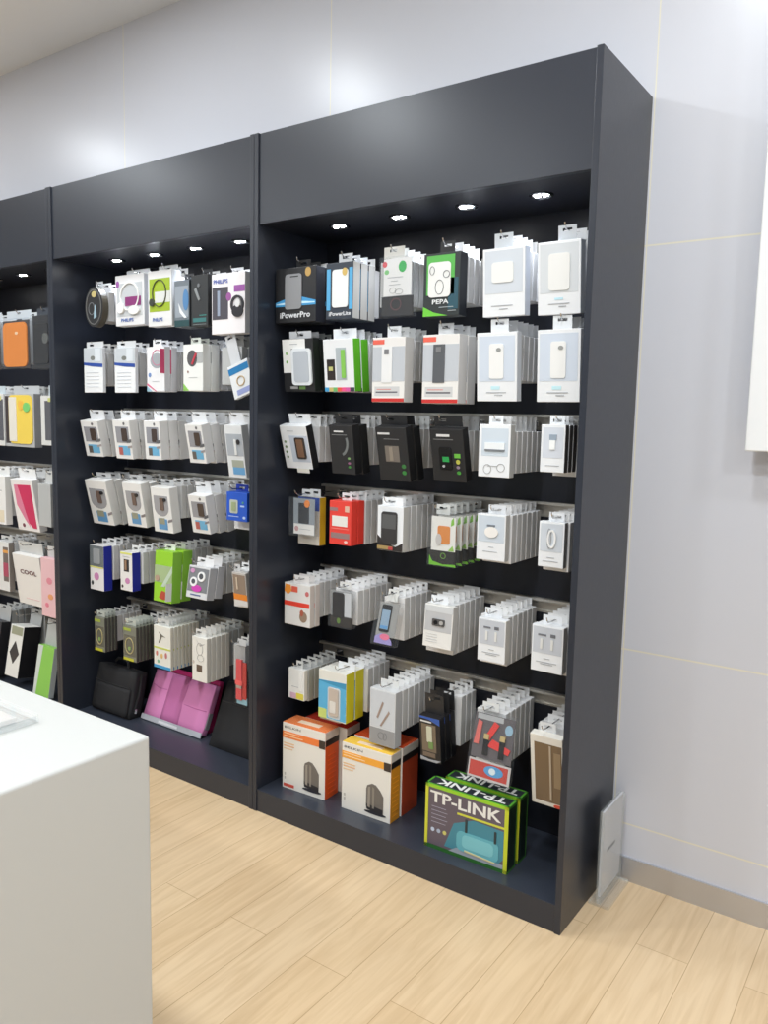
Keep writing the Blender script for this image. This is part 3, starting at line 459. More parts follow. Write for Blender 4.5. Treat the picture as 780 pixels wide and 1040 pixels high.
_pack_cache = {}
def pack_meshes(key, w, h, off, ztop, frontdetail=True):
    ck = (key, w, h, off, ztop, frontdetail)
    if ck in _pack_cache: return _pack_cache[ck]
    s = S[key]; t = s['t']; out = []
    x0, x1, z1 = off-w/2, off+w/2, min(ztop, -.0095); z0 = z1-h+(ztop-z1)
    H = z1-z0; W = w
    body = MB(); bmt = pm(s['body'], s['rough'])
    if s['style'] == 'box':
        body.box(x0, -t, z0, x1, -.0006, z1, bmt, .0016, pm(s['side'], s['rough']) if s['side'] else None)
        layer = -t
    elif s['style'] == 'oval':
        body.prism(ell(off, (z0+z1)/2, W/2, H/2, 32), -t, -.0006, bmt, side=pm(s['side'])); layer = -t
    else:
        body.box(x0, -t, z0, x1, -.0006, z1, CLEAR, .004); layer = -t*.55
    out.append((s['name'], body.mesh(s['name']), None))
    tw = s['tabw']*w/2; th = max(.014, z1+.026); tm = pm(s['tab']); sl, sh, sc = min(.014, tw*.6), .0042, .002
    tb = MB(); cx = max(min(0, x1-tw), x0+tw); hx = 0
    a, b = cx-tw, cx+tw
    sl = min(sl, hx-a-.003, b-hx-.003); sl = max(sl, .004)
    tb.box(a, -.0009, z1, b, -.0001, sc-sh, tm); tb.box(a, -.0009, sc+sh, b, -.0001, th, tm)
    tb.box(a, -.0009, sc-sh, hx-sl, -.0001, sc+sh, tm); tb.box(hx+sl, -.0009, sc-sh, b, -.0001, sc+sh, tm)
    out.append(('hang_tab', tb.mesh('hang_tab'), None))
    if frontdetail:
        cur = None; n = 0
        for e in s['els']:
            k, p = e[0], e[1]; n += 1
            if cur is None or cur[0] != p: cur = [p, MB()]; out.append(cur)
            m_ = cur[1]; X = lambda u: x0+.001+u*(W-.002); Z = lambda v: z0+.001+v*(H-.002); lay = layer-.00005*n
            if k in ('rect', 'rr', 'oval', 'ring'):
                _, _, u0, v0, u1, v1, c, d = e[:8]
                gloss = .22 if p in (WN, PR) else .4
                if k == 'rect': m_.box(X(u0), lay-d, Z(v0), X(u1), -.0008 if False else lay+.0002 if u0 < 1 else lay+t*.9, Z(v1), mat(c, gloss))
                elif k == 'rr': m_.prism(rrect(X(u0), Z(v0), X(u1), Z(v1), .15*min(abs(X(u1)-X(u0)), abs(Z(v1)-Z(v0)))), lay-d, lay+.0002, mat(c, gloss))
                elif k == 'oval': m_.prism(ell((X(u0)+X(u1))/2, (Z(v0)+Z(v1))/2, (X(u1)-X(u0))/2, (Z(v1)-Z(v0))/2, 18), lay-d, lay+.0002, mat(c, gloss))
                else:
                    a0, a1 = (math.radians(e[9]), math.radians(e[10])) if len(e) > 9 else (0, 2*math.pi)
                    m_.ring((X(u0)+X(u1))/2, (Z(v0)+Z(v1))/2, (X(u1)-X(u0))/2, (Z(v1)-Z(v0))/2, e[8], lay-d, lay+.0002, mat(c, gloss), 20, a0, a1)
            elif k == 'poly': m_.prism([(X(u), Z(v)) for u, v in e[2]], lay-e[4], lay+.0002, mat(e[3], .35))
            elif k == 'text':
                _, _, u0, v0, u1, v1, st, c = e
                tmb = text_mesh(st, X(u1)-X(u0), Z(v1)-Z(v0), mat(c, .4))
                m_.add([(a+X(u0), lay-.0016, b+Z(v0)) for a, b in [(v[0], v[2]) for v in tmb.v]], tmb.f, tmb.mats[0])
        out2 = []; seen = {}
        for it in out:
            if isinstance(it, list): it = (it[0], it[1].mesh(it[0]), None)
            out2.append(it)
        out = out2
    _pack_cache[ck] = out
    return out
def hang(key, k, row, col, idx, hookx, yf, wz, w, h, ztop, off, pitch=0, detail=True, roll=0, yaw=0):
    """hang one pack: its front face at y = yf, its hole on the wire at hookx, wz"""
    s = S[key]; ms = pack_meshes(key, round(w, 3), round(h, 3), round(off, 3), round(ztop, 3), detail)
    root = put(ms[0][0], ms[0][1], None, (hookx, yf+s['t'], wz), (pitch, roll, yaw))
    pos = 'front of' if idx == 0 else ORD[idx]+' on'
    tag(root, '%s, %s %s hook, %s, %s' % (s['desc'], pos, ORD[col-1], ROWN[row-1], BAYN[k]), s['cat'], 'packs on the %s hook, %s of the %s' % (ORD[col-1], ROWN[row-1], BAYN[k]))
    for nm, me, _ in ms[1:]: put(nm, me, root)
    return root

_hook = {}
def peg(k, row, col, x, wz, ln=.30):
    if ln not in _hook:
        m = MB(); m.tube([(0, -.036, 0), (0, -ln+.03, 0), (0, -ln, .002), (0, -ln-.008, .009), (0, -ln-.012, .018)], .0021, CHROME)
        a = m.mesh('peg_hook')
        m = MB(); m.box(-.016, -.038, -.016, .016, -.0345, .005, CHROME, .001); b = m.mesh('mounting_plate')
        _hook[ln] = (a, b)
    h = put('peg_hook', _hook[ln][0], None, (x, 0, wz)); put('mounting_plate', _hook[ln][1], h)
    tag(h, 'chrome peg hook, %s from the left in the %s, %s' % (ORD[col-1], ROWN[row-1], BAYN[k]), 'hook', 'peg hooks in the %s of the %s' % (ROWN[row-1], BAYN[k]))

GEO = {
(3,1,1):(0.124,0.184,1.962,0.185,0.007,-0.120,1.812), (3,1,2):(0.317,0.114,1.961,0.182,0.006,-0.191,1.794), (3,1,3):(0.541,0.131,1.961,0.189,0.007,-0.174,1.811),
(3,1,4):(0.710,0.128,1.953,0.187,0.009,-0.156,1.814), (3,1,5):(0.914,0.135,1.950,0.192,0.014,-0.177,1.811), (3,1,6):(1.083,0.127,1.952,0.197,0.020,-0.120,1.802),
(3,2,1):(0.132,0.140,1.725,0.181,0.017,-0.240,1.564), (3,2,2):(0.311,0.128,1.718,0.174,0.017,-0.205,1.544), (3,2,3):(0.522,0.126,1.711,0.204,0.007,-0.180,1.577),
(3,2,4):(0.715,0.129,1.712,0.208,0.010,-0.177,1.573), (3,2,5):(0.902,0.131,1.712,0.199,0.014,-0.145,1.573), (3,2,6):(1.095,0.128,1.712,0.200,0.014,-0.120,1.562),
(3,3,1):(0.108,0.125,1.431,0.158,0.043,-0.185,1.295), (3,3,2):(0.326,0.101,1.435,0.167,0.025,-0.156,1.293), (3,3,3):(0.530,0.120,1.435,0.179,0.039,-0.116,1.291),
(3,3,4):(0.737,0.119,1.434,0.168,0.038,-0.144,1.293), (3,3,5):(0.909,0.103,1.444,0.155,-0.001,-0.110,1.299), (3,3,6):(1.093,0.073,1.447,0.134,-0.006,-0.294,1.298),
(3,4,1):(0.126,0.107,1.168,0.140,-0.004,-0.184,0.991), (3,4,2):(0.312,0.095,1.170,0.152,0.003,-0.146,1.015), (3,4,3):(0.522,0.103,1.169,0.149,-0.000,-0.133,1.014),
(3,4,4):(0.715,0.101,1.154,0.163,0.002,-0.137,1.000), (3,4,5):(0.893,0.097,1.174,0.141,0.004,-0.089,1.023), (3,4,6):(1.089,0.079,1.169,0.133,-0.007,-0.281,1.022),
(3,5,1):(0.118,0.123,0.854,0.155,0.002,-0.084,0.725), (3,5,2):(0.312,0.101,0.856,0.133,-0.008,-0.093,0.732), (3,5,3):(0.521,0.084,0.839,0.149,-0.040,-0.065,0.708),
(3,5,4):(0.719,0.106,0.865,0.138,-0.011,-0.053,0.701), (3,5,5):(0.908,0.094,0.853,0.135,0.003,-0.049,0.703), (3,5,6):(1.091,0.099,0.862,0.139,-0.007,-0.120,0.712),
(3,6,1):(0.118,0.077,0.537,0.115,0.007,-0.082,0.415), (3,6,2):(0.288,0.125,0.562,0.179,-0.002,-0.149,0.397), (3,6,3):(0.507,0.106,0.541,0.195,-0.005,-0.075,0.395),
(3,6,4):(0.688,0.080,0.491,0.160,0.020,-0.084,0.364), (3,6,5):(0.928,0.146,0.551,0.208,-0.042,-0.039,0.379), (3,6,6):(1.099,0.103,0.532,0.234,0.037,-0.120,0.382),
(2,1,1):(-1.014,0.123,1.982,0.166,-0.004,-0.224,1.844), (2,1,2):(-0.774,0.183,2.014,0.203,0.001,-0.120,1.864), (2,1,3):(-0.587,0.142,2.014,0.215,-0.003,-0.120,1.864),
(2,1,4):(-0.458,0.085,1.966,0.176,-0.002,-0.120,1.816), (2,1,5):(-0.358,0.092,1.978,0.191,-0.002,-0.120,1.828), (2,1,6):(-0.204,0.174,1.972,0.219,-0.001,-0.120,1.822),
(2,2,1):(-1.026,0.132,1.730,0.190,-0.009,-0.234,1.572), (2,2,2):(-0.812,0.135,1.723,0.184,-0.009,-0.230,1.571), (2,2,3):(-0.616,0.108,1.720,0.177,-0.003,-0.217,1.550),
(2,2,4):(-0.396,0.111,1.722,0.177,-0.002,-0.207,1.554), (2,2,5):(-0.190,0.106,1.635,0.125,0.000,-0.356,1.568), (2,3,1):(-1.078,0.121,1.426,0.159,0.031,-0.240,1.274),
(2,3,2):(-0.852,0.112,1.430,0.164,0.021,-0.250,1.271), (2,3,3):(-0.651,0.098,1.429,0.158,0.012,-0.193,1.271), (2,3,4):(-0.407,0.096,1.424,0.154,0.029,-0.192,1.277),
(2,3,5):(-0.188,0.093,1.423,0.200,0.030,-0.120,1.273), (2,4,1):(-1.081,0.151,1.164,0.205,0.046,-0.178,0.988), (2,4,2):(-0.826,0.125,1.167,0.193,0.032,-0.202,0.979),
(2,4,3):(-0.641,0.118,1.158,0.190,0.023,-0.196,1.023), (2,4,4):(-0.423,0.103,1.143,0.157,0.029,-0.160,1.011), (2,4,5):(-0.190,0.110,1.165,0.110,-0.000,-0.120,1.015),
(2,5,1):(-1.072,0.101,0.865,0.203,0.000,-0.215,0.708), (2,5,2):(-0.863,0.081,0.858,0.169,-0.003,-0.195,0.717), (2,5,3):(-0.611,0.111,0.888,0.212,-0.013,-0.199,0.691),
(2,5,4):(-0.394,0.120,0.848,0.128,-0.021,-0.149,0.727), (2,5,5):(-0.182,0.074,0.859,0.135,0.016,-0.120,0.709), (2,6,1):(-1.060,0.073,0.539,0.157,0.007,-0.221,0.417),
(2,6,2):(-0.847,0.088,0.534,0.156,0.002,-0.216,0.410), (2,6,3):(-0.631,0.107,0.570,0.184,-0.003,-0.184,0.431), (2,6,4):(-0.402,0.087,0.563,0.184,-0.007,-0.133,0.413),
(2,6,5):(-0.171,0.064,0.565,0.231,0.005,-0.120,0.415), (1,1,1):(-1.638,0.227,1.885,0.233,-0.008,-0.120,1.735), (1,1,2):(-1.429,0.142,1.893,0.246,-0.008,-0.120,1.743),
(1,2,1):(-1.608,0.244,1.535,0.250,-0.009,-0.120,1.385), (1,2,2):(-1.357,0.148,1.526,0.226,-0.002,-0.120,1.376), (1,3,1):(-1.625,0.187,1.131,0.253,0.037,-0.120,0.981),
(1,4,1):(-1.658,0.234,0.755,0.258,0.033,-0.120,0.605), (1,4,2):(-1.439,0.154,0.761,0.285,0.002,-0.120,0.611),

}
# key of the front pack, how many of it, what hangs behind it and how many
FR = {
(3,1,1):('pro',2,'white',2),(3,1,2):('lite',3,'white',1),(3,1,3):('bag',1,'clearish',4),(3,1,4):('curl',1,'white',4),(3,1,5):('bank_sq',1,'white',4),(3,1,6):('bank_tall',1,'white',3),
(3,2,1):('case_frame',2,'white',2),(3,2,2):('green',2,'white',3),(3,2,3):('red_w',1,'white',4),(3,2,4):('red_k',2,'white',2),(3,2,5):('handset',1,'white',5),(3,2,6):('handset',1,'white',3),
(3,3,1):('brown_case',1,'white',4),(3,3,2):('black_swoosh',2,'white',3),(3,3,3):('black_window',2,'white',3),(3,3,4):('black_phone',1,'white',4),(3,3,5):('dock',1,'white',6),(3,3,6):('cube',3,'white',3),
(3,4,1):('clam_phone',1,'blue_yellow',1),(3,4,2):('red_box',2,'white',4),(3,4,3):('phone_white',1,'white',6),(3,4,4):('tub_orange',5,'clearish',1),(3,4,5):('round_plug',1,'white',6),(3,4,6):('loop_cable',1,'white',5),
(3,5,1):('red_white',2,'white',5),(3,5,2):('clear_dark',1,'white',6),(3,5,3):('clear_screen',1,'white',6),(3,5,4):('camera_clip',1,'white',6),(3,5,5):('earbuds',1,'white',6),(3,5,6):('earbuds',1,'white',6),
(3,6,1):('mini',1,'clearish',5),(3,6,2):('bulb_blue',2,'white',4),(3,6,3):('frost',1,'white',6),(3,6,4):('black_blue',3,'white',4),(3,6,5):('clam_red',1,'white',6),(3,6,6):('frame_brown',1,'white',6),
(2,1,1):('tin',1,'white',3),(2,1,2):('phones_white',1,'white',2),(2,1,3):('phones_green',1,'white',2),(2,1,4):('phones_grey',2,'white',1),(2,1,5):('phones_black',1,'white',2),(2,1,6):('phones_purple',1,'white',2),
(2,2,1):('film',1,'white',3),(2,2,2):('film',1,'white',3),(2,2,3):('heart',2,'white',2),(2,2,4):('ear_green',2,'white',4),(2,2,5):('tilted_blue',1,'clearish',3),
(2,3,1):('blue_box_brown',2,'white',2),(2,3,2):('blue_box_red',2,'white',2),(2,3,3):('blue_box_brown',3,'white',1),(2,3,4):('blue_box_brown',3,'white',1),(2,3,5):('long_blue',1,'white',4),
(2,4,1):('u_window',3,'clearish',1),(2,4,2):('u_window',2,'clearish',2),(2,4,3):('u_window',1,'white',4),(2,4,4):('blue_box_red',3,'white',2),(2,4,5):('royal_blue',1,'white',3),
(2,5,1):('clear_navy',1,'white',6),(2,5,2):('yellow_navy',1,'white',6),(2,5,3):('lime',2,'white',4),(2,5,4):('eyes',2,'white',4),(2,5,5):('orange_tag',1,'white',5),
(2,6,1):('olive',4,'white',4),(2,6,2):('olive',6,'white',4),(2,6,3):('plane',8,'clearish',3),(2,6,4):('knot',5,'clearish',3),(2,6,5):('strap_red',1,'clearish',5),
(1,1,1):('orange_case',1,'clearish',3),(1,1,2):('black_case',2,'clearish',0),(1,2,1):('yellow_case',1,'clearish',4),(1,2,2):('white_edge',1,'white',3),
(1,3,1):('pink_case',1,'white',5),(1,3,2):('clearish',1,'clearish',4),(1,4,1):('cool',1,'clearish',5),(1,4,2):('pink_card',1,'white',4),(1,4,3):('stripe',1,'white',4),(1,5,1):('dark_slab',1,'clearish',4),(1,5,2):('diamond',1,'clearish',4),(1,5,3):('lime_slab',1,'clearish',5),(1,2,3):('white_edge',1,'white',3),(1,3,3):('cool_plain',1,'white',4),(1,1,3):('orange_case',1,'clearish',3),
}
DIMS = {(2,2,5): dict(roll=-.32)}
GEO[(1,3,2)] = (-1.42, .10, 1.12, .2, 0, -.12, .95)
GEO[(1,5,1)] = (-1.94, .15, .375, .275, -.045, -.12, .2)
GEO[(1,5,2)] = (-1.715, .115, .375, .255, -.045, -.12, .2)
GEO[(1,5,3)] = (-1.455, .13, .33, .24, -.04, -.12, .2)
GEO[(1,2,3)] = (-1.84, .19, 1.535, .25, 0, -.12, 1.38)
GEO[(1,3,3)] = (-1.83, .15, 1.135, .24, 0, -.12, .95)
GEO[(1,1,3)] = (-1.88, .21, 1.88, .23, 0, -.12, 1.7)
GEO[(1,4,3)] = (-1.86, .13, .80, .25, 0, -.12, .6)
LX = {(1,1): 1.91, (1,2): 1.56, (1,3): 1.165, (1,4): .80, (1,5): .44}
for (k, row, col), (xc, w, zt, h, dy, ye, zb) in GEO.items():
    key, n1, back, n2 = FR[(k, row, col)]
    if k == 3: hx = .1175+.195*(col-1); wz = HZ[row-1]-.018
    elif k == 2: hx = (-1.07+.215*(col-1)) if row > 1 else xc; wz = HZ[row-1]-.018
    else: hx = xc; wz = LX[(k, row)]
    if abs(xc-hx) > .03: hx = xc+(.03 if hx > xc else -.03)
    yf = -.325 if row < 4 else -.295
    s = S[key]; t = s['t']
    wz = max(wz, zt+.010)
    peg(k, row, col, hx, wz)
    pitch = math.asin(max(-.3, min(.3, dy/h))) if abs(dy) > .01 else 0
    roll = DIMS.get((k, row, col), {}).get('roll', 0)
    y = yf; i = 0
    for j in range(n1):
        if y+t > -.045: break
        hang(key, k, row, col, i, hx, y, wz, w, h, zt-wz, xc-hx, pitch, True, roll)
        y += t+(.004 if j+1 < n1 else .006); i += 1
    if pitch: y += max(0, dy)
    s2 = S[back]; t2 = s2['t']; w2 = min(w, .108 if row < 3 else .102); zt2 = wz-(.030 if row < 4 else .012) ; h2 = max(.12, zt2-zb)
    if k == 1: h2 = .2; w2 = .12
    for j in range(n2):
        if y+t2 > -.042: break
        hang(back, k, row, col, i, hx, y, wz, w2, h2 if not (key == 'olive' or key == 'mini') else h2, zt2-wz, 0.0, 0, back == 'blue_yellow')
        y += t2+.005; i += 1

# ------------------------------------------------------------------ boxes standing on the decks
def place(mb, name, parent): return mb.build(name, parent)
def router_tower_box(x, y, w, d, h, main, sidec, topc, label, rot=0, printed=True):
    t = MB(); t.box(0, 0, 0, w, d, h, pm((232, 228, 220)), .0015, pm(sidec)); r = t.build('router_box', None, (x, y, HB), (0, 0, rot)); tag(r, label, 'box', 'router boxes on the deck of the right bay')
    m = MB(); m.box(.001, .001, h, w-.001, d-.001, h+.0008, pm(topc, .25)); m.box(w*.25, d*.3, h+.0008, w*.75, d*.62, h+.0012, pm((246, 222, 196), .3)); m.build('printed_top', r)
    m = MB(); m.box(w, .001, h*.79, w+.0008, d-.001, h*.885, pm((34, 30, 28))); m.box(w, .001, h*.885, w+.0008, d-.001, h-.001, pm((206, 198, 188)))
    if printed:
        for i in range(9): m.box(w, d*.2, h*(.08+.07*i), w+.0007, d*.8, h*(.088+.07*i), pm(tuple(min(255, int(c*1.12)) for c in sidec)))
    m.build('printed_side', r)
    if printed:
        m = MB(); m.box(.001, -.0008, h*.77, w-.001, 0, h*.87, pm(main)); m.box(w*.86, -.0014, h*.755, w-.001, 0, h*.875, pm((60, 50, 44)))
        m.box(w*.03, -.0014, h*.84, w*.4, 0, h*.852, pm((250, 214, 170))); m.box(w*.03, -.0014, h*.8, w*.48, 0, h*.812, pm((250, 214, 170)))
        m.box(w*.03, -.0008, h*.64, w*.28, 0, h*.66, pm((226, 178, 140))); m.box(w*.03, -.0008, h*.68, w*.28, 0, h*.70, pm((226, 190, 150))); m.box(w*.03, -.0008, h*.6, w*.24, 0, h*.615, pm((226, 190, 150)))
        if sidec[1] < 110: m.box(w*.03, -.0008, h*.03, w*.28, 0, h*.075, pm((206, 84, 70)))
        m.box(w*.05, -.0008, h*.2, w*.08, 0, h*.24, pm((190, 186, 180))); m.box(w*.05, -.0008, h*.14, w*.08, 0, h*.18, pm((190, 186, 180)))
        m.build('printed_front', r)
        m = MB(); a, b = w*.52, w*.86
        m.prism([(a+.004, h*.12), (b-.004, h*.09), (b, h*.14), (b, h*.36), (b-.014, h*.44), ((a+b)/2+.004, h*.5), ((a+b)/2-.012, h*.51), (a+.004, h*.47), (a, h*.42), (a, h*.16)], -.0022, 0, pm((112, 106, 100), .3))
        m.prism([(a+.006, h*.16), (a+.017, h*.15), (a+.017, h*.46), (a+.008, h*.45)], -.0028, 0, pm((152, 144, 134), .3)); m.prism([(a+.026, h*.15), (a+.034, h*.15), (a+.034, h*.45), (a+.026, h*.47)], -.0028, 0, pm((142, 134, 124), .3))
        m.prism([(a+.002, h*.12), (b-.001, h*.09), (b, h*.17), (a, h*.2)], -.0026, 0, pm((48, 46, 48), .3)); m.prism(ell((a+b)/2+.002, h*.085, w*.22, h*.022, 16), -.0018, 0, pm((50, 50, 56), .3))
        m.build('pictured_router', r)
        tm = text_mesh('BELKIN', w*.38, h*.032, mat((52, 48, 48), .4), False); m = MB(); m.add([(v[0]+w*.05, -.0009, v[2]+h*.92) for v in tm.v], tm.f, tm.mats[0]); m.build('lettering', r)
    return r
router_tower_box(.078, -.322, .196, .082, .252, (238, 128, 62), (212, 88, 34), (240, 138, 84), 'white box with orange sides picturing a grey router, leftmost on the right deck', .05)
router_tower_box(.104, -.226, .196, .082, .247, (238, 128, 62), (170, 80, 50), (206, 66, 50), 'red-topped box behind the leftmost orange-sided router box', .02, False)
router_tower_box(.351, -.314, .206, .06, .244, (242, 168, 62), (226, 150, 40), (250, 206, 84), 'white box with yellow side picturing a router, second on the right deck', .03)
router_tower_box(.352, -.246, .206, .105, .247, (232, 110, 50), (176, 68, 38), (214, 84, 44), 'orange-topped box standing behind the yellow-sided router box', .02, False)

def modem_box(x, y, w, d, h, label, rot):
    G_ = (112, 176, 44); DG = (30, 62, 36)
    t = MB(); t.box(0, 0, 0, w, d, h, pm((40, 44, 52)), .001, pm((24, 40, 32))); r = t.build('router_box', None, (x, y, HB), (0, 0, rot)); tag(r, label, 'box', 'green-edged router boxes on the deck')
    m = MB(); e = .013
    for a, b, c, dd, cc in ((0, 0, w, .012, (40, 96, 40)), (0, h-e*.8, w, h, (150, 200, 48)), (0, 0, e*.8, h, (206, 206, 60)), (w-e, 0, w, h, (196, 204, 50))): m.box(a, -.0012, b, c, 0, dd, pm(cc))
    for a, b, c, dd in ((0, 0, w, .006), (0, d-.006, w, d), (0, 0, .006, d), (w-.006, 0, w, d)): m.box(a, b, h, c, dd, h+.0008, pm((84, 160, 50)))
    for a, b, c, dd in ((0, 0, d, .006), (0, h-.008, d, h), (d-.004, 0, d, h)): m.box(w, a, b, w+.0008, c, dd, pm((62, 120, 44)))
    m.build('printed_edge', r)
    m = MB(); m.box(.011, -.0006, .013, w-.013, 0, h-.011, pm((98, 88, 98)))
    m.prism([(w*.25, h*.1), (w*.88, h*.08), (w-.014, h*.2), (w-.014, h*.62), (w*.6, h*.64), (w*.36, h*.5)], -.0009, 0, pm((66, 132, 150))); m.prism([(w*.3, h*.05), (w-.014, h*.06), (w-.014, h*.12), (w*.4, h*.14)], -.001, 0, pm((150, 158, 170)))
    m.box(w*.4, -.0014, h*.655, w*.96, 0, h*.685, pm((206, 206, 70)))
    for i in range(5): m.box(w*.08, -.001, h*(.66-.06*i), w*(.26+.02*(i % 2)), 0, h*(.668-.06*i), pm((160, 160, 176)))
    for i, c in enumerate(((190, 200, 220), (170, 180, 200), (200, 196, 110))): m.prism(ell(w*(.1+.075*i), h*.3, .007, .007, 12), -.001, 0, pm(c))
    m.build('printed_front', r)
    m = MB(); m.prism(rrect(w*.4, h*.12, w*.9, h*.42, .018), -.0022, 0, pm((96, 170, 184), .3)); m.prism(rrect(w*.47, h*.18, w*.84, h*.38, .014), -.0028, 0, pm((120, 190, 200), .3)); m.prism([(w*.5, h*.125), (w*.86, h*.1), (w*.86, h*.12), (w*.5, h*.15)], -.003, 0, pm((210, 200, 150), .3))
    m.box(w*.5, -.0026, h*.42, w*.525, 0, h*.62, pm((38, 52, 58))); m.box(w*.845, -.0026, h*.4, w*.87, 0, h*.58, pm((38, 52, 58))); m.build('pictured_router', r)
    tm = text_mesh('TP-LINK', w*.86, h*.175, mat((232, 230, 226), .4)); m = MB(); m.add([(v[0]+w*.06, -.0016, v[2]+h*.735) for v in tm.v], tm.f, tm.mats[0])
    tm = text_mesh('TP-LINK', w*.84, d*.62, mat((236, 236, 232), .4)); m.add([(w*.93-v[0], d*.82-v[2], h+.0014) for v in tm.v], tm.f, tm.mats[0]); m.build('lettering', r)
modem_box(.721, -.347, .292, .058, .214, 'dark router box edged in yellow green with large white lettering, frontmost', .02)
modem_box(.750, -.272, .264, .058, .214, 'same green-edged router box standing behind the frontmost one', .02)

# ------------------------------------------------------------------ sleeves and bags leaning on the middle deck
BLK = fabric((30, 30, 33)); PINK = fabric((222, 138, 192), 600); PINK2 = fabric((196, 112, 166), 600); MAG = fabric((170, 24, 92)); SIL = mat((176, 178, 186), .35)
def soft_box(x0, y0, z0, x1, y1, z1, m, b=.014, bulge=.006):
    bm = bmesh.new(); bmesh.ops.create_cube(bm, size=1)
    bmesh.ops.subdivide_edges(bm, edges=bm.edges[:], cuts=5, use_grid_fill=True)
    for v in bm.verts:
        p = v.co.copy()*2; e = 6.0
        for ax in range(3): pass
        nn = (abs(p.x)**e+abs(p.y)**e+abs(p.z)**e)**(1/e); q = p*(max(abs(p.x), abs(p.y), abs(p.z))/nn)
        sx, sy, sz = (x1-x0)/2, (y1-y0)/2, (z1-z0)/2
        rx, ry, rz = min(b/sx, 1), min(b/sy, 1), min(b/sz, 1)
        c = Vector((p.x*(1-rx)+q.x*rx, p.y*(1-ry)+q.y*ry, p.z*(1-rz)+q.z*rz))
        wob = bulge*(1-p.x**2)*(1-p.z**2)*(1 if p.y > 0 else -1)*abs(p.y)
        v.co = Vector(((x0+x1)/2+c.x*sx, (y0+y1)/2+c.y*sy+wob, (z0+z1)/2+c.z*sz))
    mb = MB(); bm.verts.index_update(); mb.add([v.co.copy() for v in bm.verts], [[v.index for v in f.verts] for f in bm.faces], m); bm.free(); return mb
def smooth(o):
    for p in o.data.polygons: p.use_smooth = True
    return o
def lean(name, label, cat, x, y, z, ang, rz=0):
    t = empty(name, (x, y, z), (ang, 0, rz)); tag(t, label, cat, 'bags leaning on the middle deck'); return t
# black briefcase (x to the right, leaning back about its front lower edge)
t = lean('laptop_bag', 'black laptop briefcase with top flap leaning on the deck beside the pink sleeve', 'bag', -1.178, -.266, HB+.001, -.22)
smooth(soft_box(0, 0, 0, .275, .07, .215, BLK, .02).build('body', t))
smooth(soft_box(.012, -.012, .01, .263, .01, .135, BLK, .01).build('front_pocket', t))
m = MB(); m.tube([(.014, -.013, .14), (.09, -.015, .138), (.18, -.015, .138), (.262, -.013, .14)], .002, mat((44, 44, 46), .4)); m.build('zip', t)
m = MB(); m.tube([(.08, .03, .21), (.085, .03, .235), (.1, .03, .25), (.16, .03, .25), (.175, .03, .235), (.18, .03, .21)], .006, BLK); m.build('handle', t)
m = MB(); m.box(.272, .02, .03, .284, .032, .05, CHROME, .001); m.tube([(.276, .026, .05), (.283, .03, .12), (.276, .034, .2)], .006, BLK); m.build('strap', t)
m = MB(); m.box(.16, -.0135, .035, .19, -.011, .042, mat((70, 70, 72), .4)); m.build('badge', t)
# magenta sleeve behind the pink one
t = lean('laptop_sleeve', 'magenta laptop sleeve mostly hidden behind the pink one', 'laptop sleeve', -.872, -.150, HB+.001, -.32)
smooth(soft_box(0, 0, 0, .36, .03, .225, MAG, .01, .002).build('body', t)); m = MB(); m.tube([(.01, -.002, .205), (.35, -.002, .205)], .003, mat((120, 16, 64), .5)); m.build('zip', t)
# pink sleeve
t = lean('laptop_sleeve', 'pink laptop sleeve with darker middle panel and silver lower edge', 'laptop sleeve', -.884, -.209, HB+.001, -.40)
W_ = .389
smooth(soft_box(0, 0, .012, W_, .034, .228, PINK, .012, .004).build('body', t))
m = soft_box(W_*.30, -.004, .02, W_*.60, .02, .226, PINK2, .006, .002); smooth(m.build('middle_panel', t))
m = MB(); m.box(-.002, -.006, .0, W_+.002, .0, .024, SIL, .002); m.box(W_*.3, -.0072, .006, W_*.62, -.0055, .016, mat((214, 214, 218), .4)); m.build('silver_edge', t)
m = MB(); m.box(-.002, .0, -.001, W_+.002, .038, .012, mat((24, 24, 26), .5), .003); m.build('base', t)
m = MB(); m.tube([(W_*.61, -.003, .115), (W_*.8, -.004, .112), (W_-.01, -.001, .114)], .0016, PINK2); m.tube([(.01, -.002, .16), (W_*.15, -.005, .15), (W_*.29, -.003, .152)], .0016, PINK2); m.build('fold_seam', t)
m = MB(); m.box(W_-.002, .006, .04, W_+.005, .03, .11, mat((120, 118, 122), .5), .002); m.build('side_tab', t)
# black case at the right of the middle bay
t = lean('laptop_bag', 'plain black laptop case leaning in the corner behind the red wrist straps', 'bag', -.420, -.235, HB+.001, -.42)
smooth(soft_box(0, 0, 0, .385, .045, .275, BLK, .012, .004).build('body', t)); m = MB(); m.tube([(.006, -.002, .19), (.19, -.005, .19), (.378, -.002, .19)], .0018, mat((44, 44, 46), .4)); m.build('zip', t)

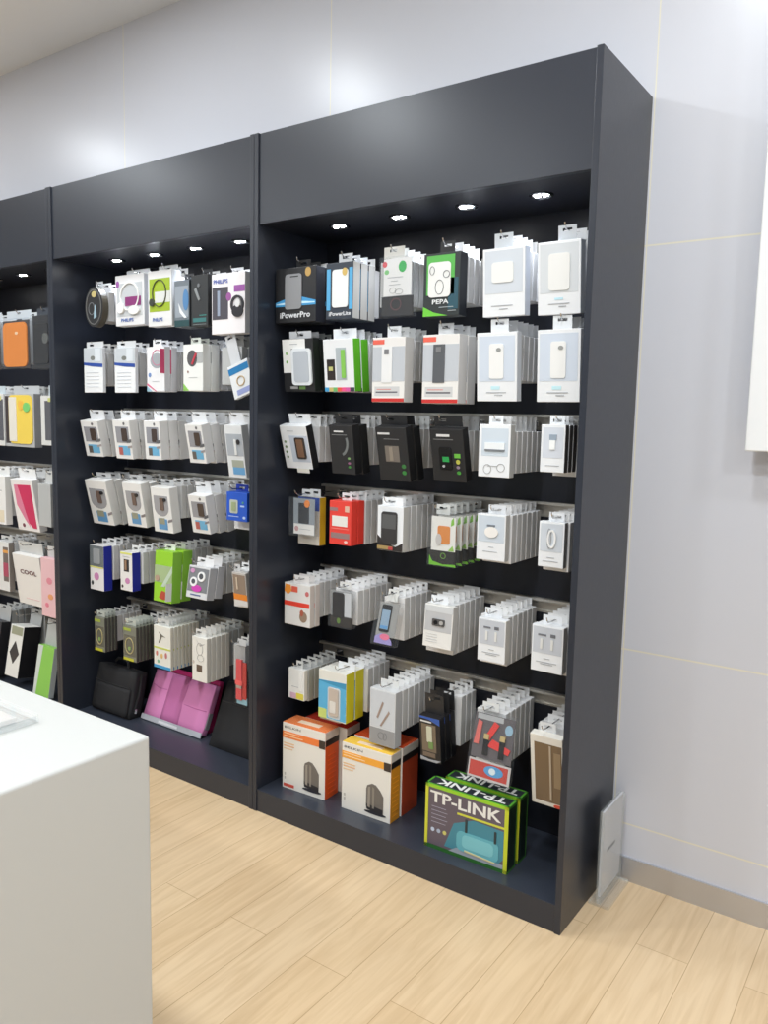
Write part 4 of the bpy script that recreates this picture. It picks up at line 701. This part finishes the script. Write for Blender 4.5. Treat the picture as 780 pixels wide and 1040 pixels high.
# ------------------------------------------------------------------ white counter in the foreground
m = MB(); m.box(-1.1, -2.62, .03, .823, -1.508, .85, mat((198, 199, 197), .42), .006)
ct = m.build('display_counter'); tag(ct, 'plain white counter with rounded edges in the foreground', 'counter')
m = MB(); m.box(-1.07, -2.6, 0, .79, -1.54, .03, mat((120, 120, 122), .5)); m.build('plinth', ct)
m = MB(); m.box(.33, -1.93, .851, .604, -1.600, .853, ACRYLIC); m.box(.33, -1.93, .863, .604, -1.600, .8665, ACRYLIC)
for a in ((.33, -1.93, .604, -1.926), (.33, -1.604, .604, -1.600), (.33, -1.926, .334, -1.604), (.6, -1.926, .604, -1.604)): m.box(a[0], a[1], .853, a[2], a[3], .863, ACRYLIC)
st = m.build('acrylic_tray'); tag(st, 'clear acrylic display block lying on the white counter', 'display stand')
m = MB(); m.box(.345, -1.915, .8535, .575, -1.628, .8625, pm((206, 200, 198))); m.build('paper_insert', st)

# ------------------------------------------------------------------ white panel on the wall, acrylic stand by the cabinet
m = MB(); m.box(1.548, -.085, 1.387, 2.75, -.055, 2.9, mat((238, 240, 242), .35), .004); wp = m.build('wall_panel'); tag(wp, 'large white panel mounted off the grey tiled wall', 'wall panel')
m = MB()
for x in (1.62, 2.66):
    for z in (1.47, 2.8): m.box(x-.015, -.055, z-.015, x+.015, 0, z+.015, STEEL)
m.build('standoff', wp)
t = empty('sign_holder', (1.25, -.1, 0)); tag(t, 'clear acrylic sign holder standing on the floor beside the cabinet', 'sign holder')
m = MB(); m.box(-.030, -.100, 0, .034, .086, .011, ACRYLIC, .002); m.build('base', t)
m = MB(); m.box(-.007, -.1, .011, -.003, .080, .30, ACRYLIC); m.box(.004, -.1, .011, .008, .080, .30, ACRYLIC); m.box(-.003, -.1, .011, .004, -.096, .30, ACRYLIC); m.build('upright', t)
m = MB(); m.box(-.0025, -.094, .03, .0035, .076, .298, pm((206, 206, 212), .5)); m.box(.0035, -.05, .155, .0040, .02, .165, pm((120, 122, 128))); m.build('paper_insert', t)
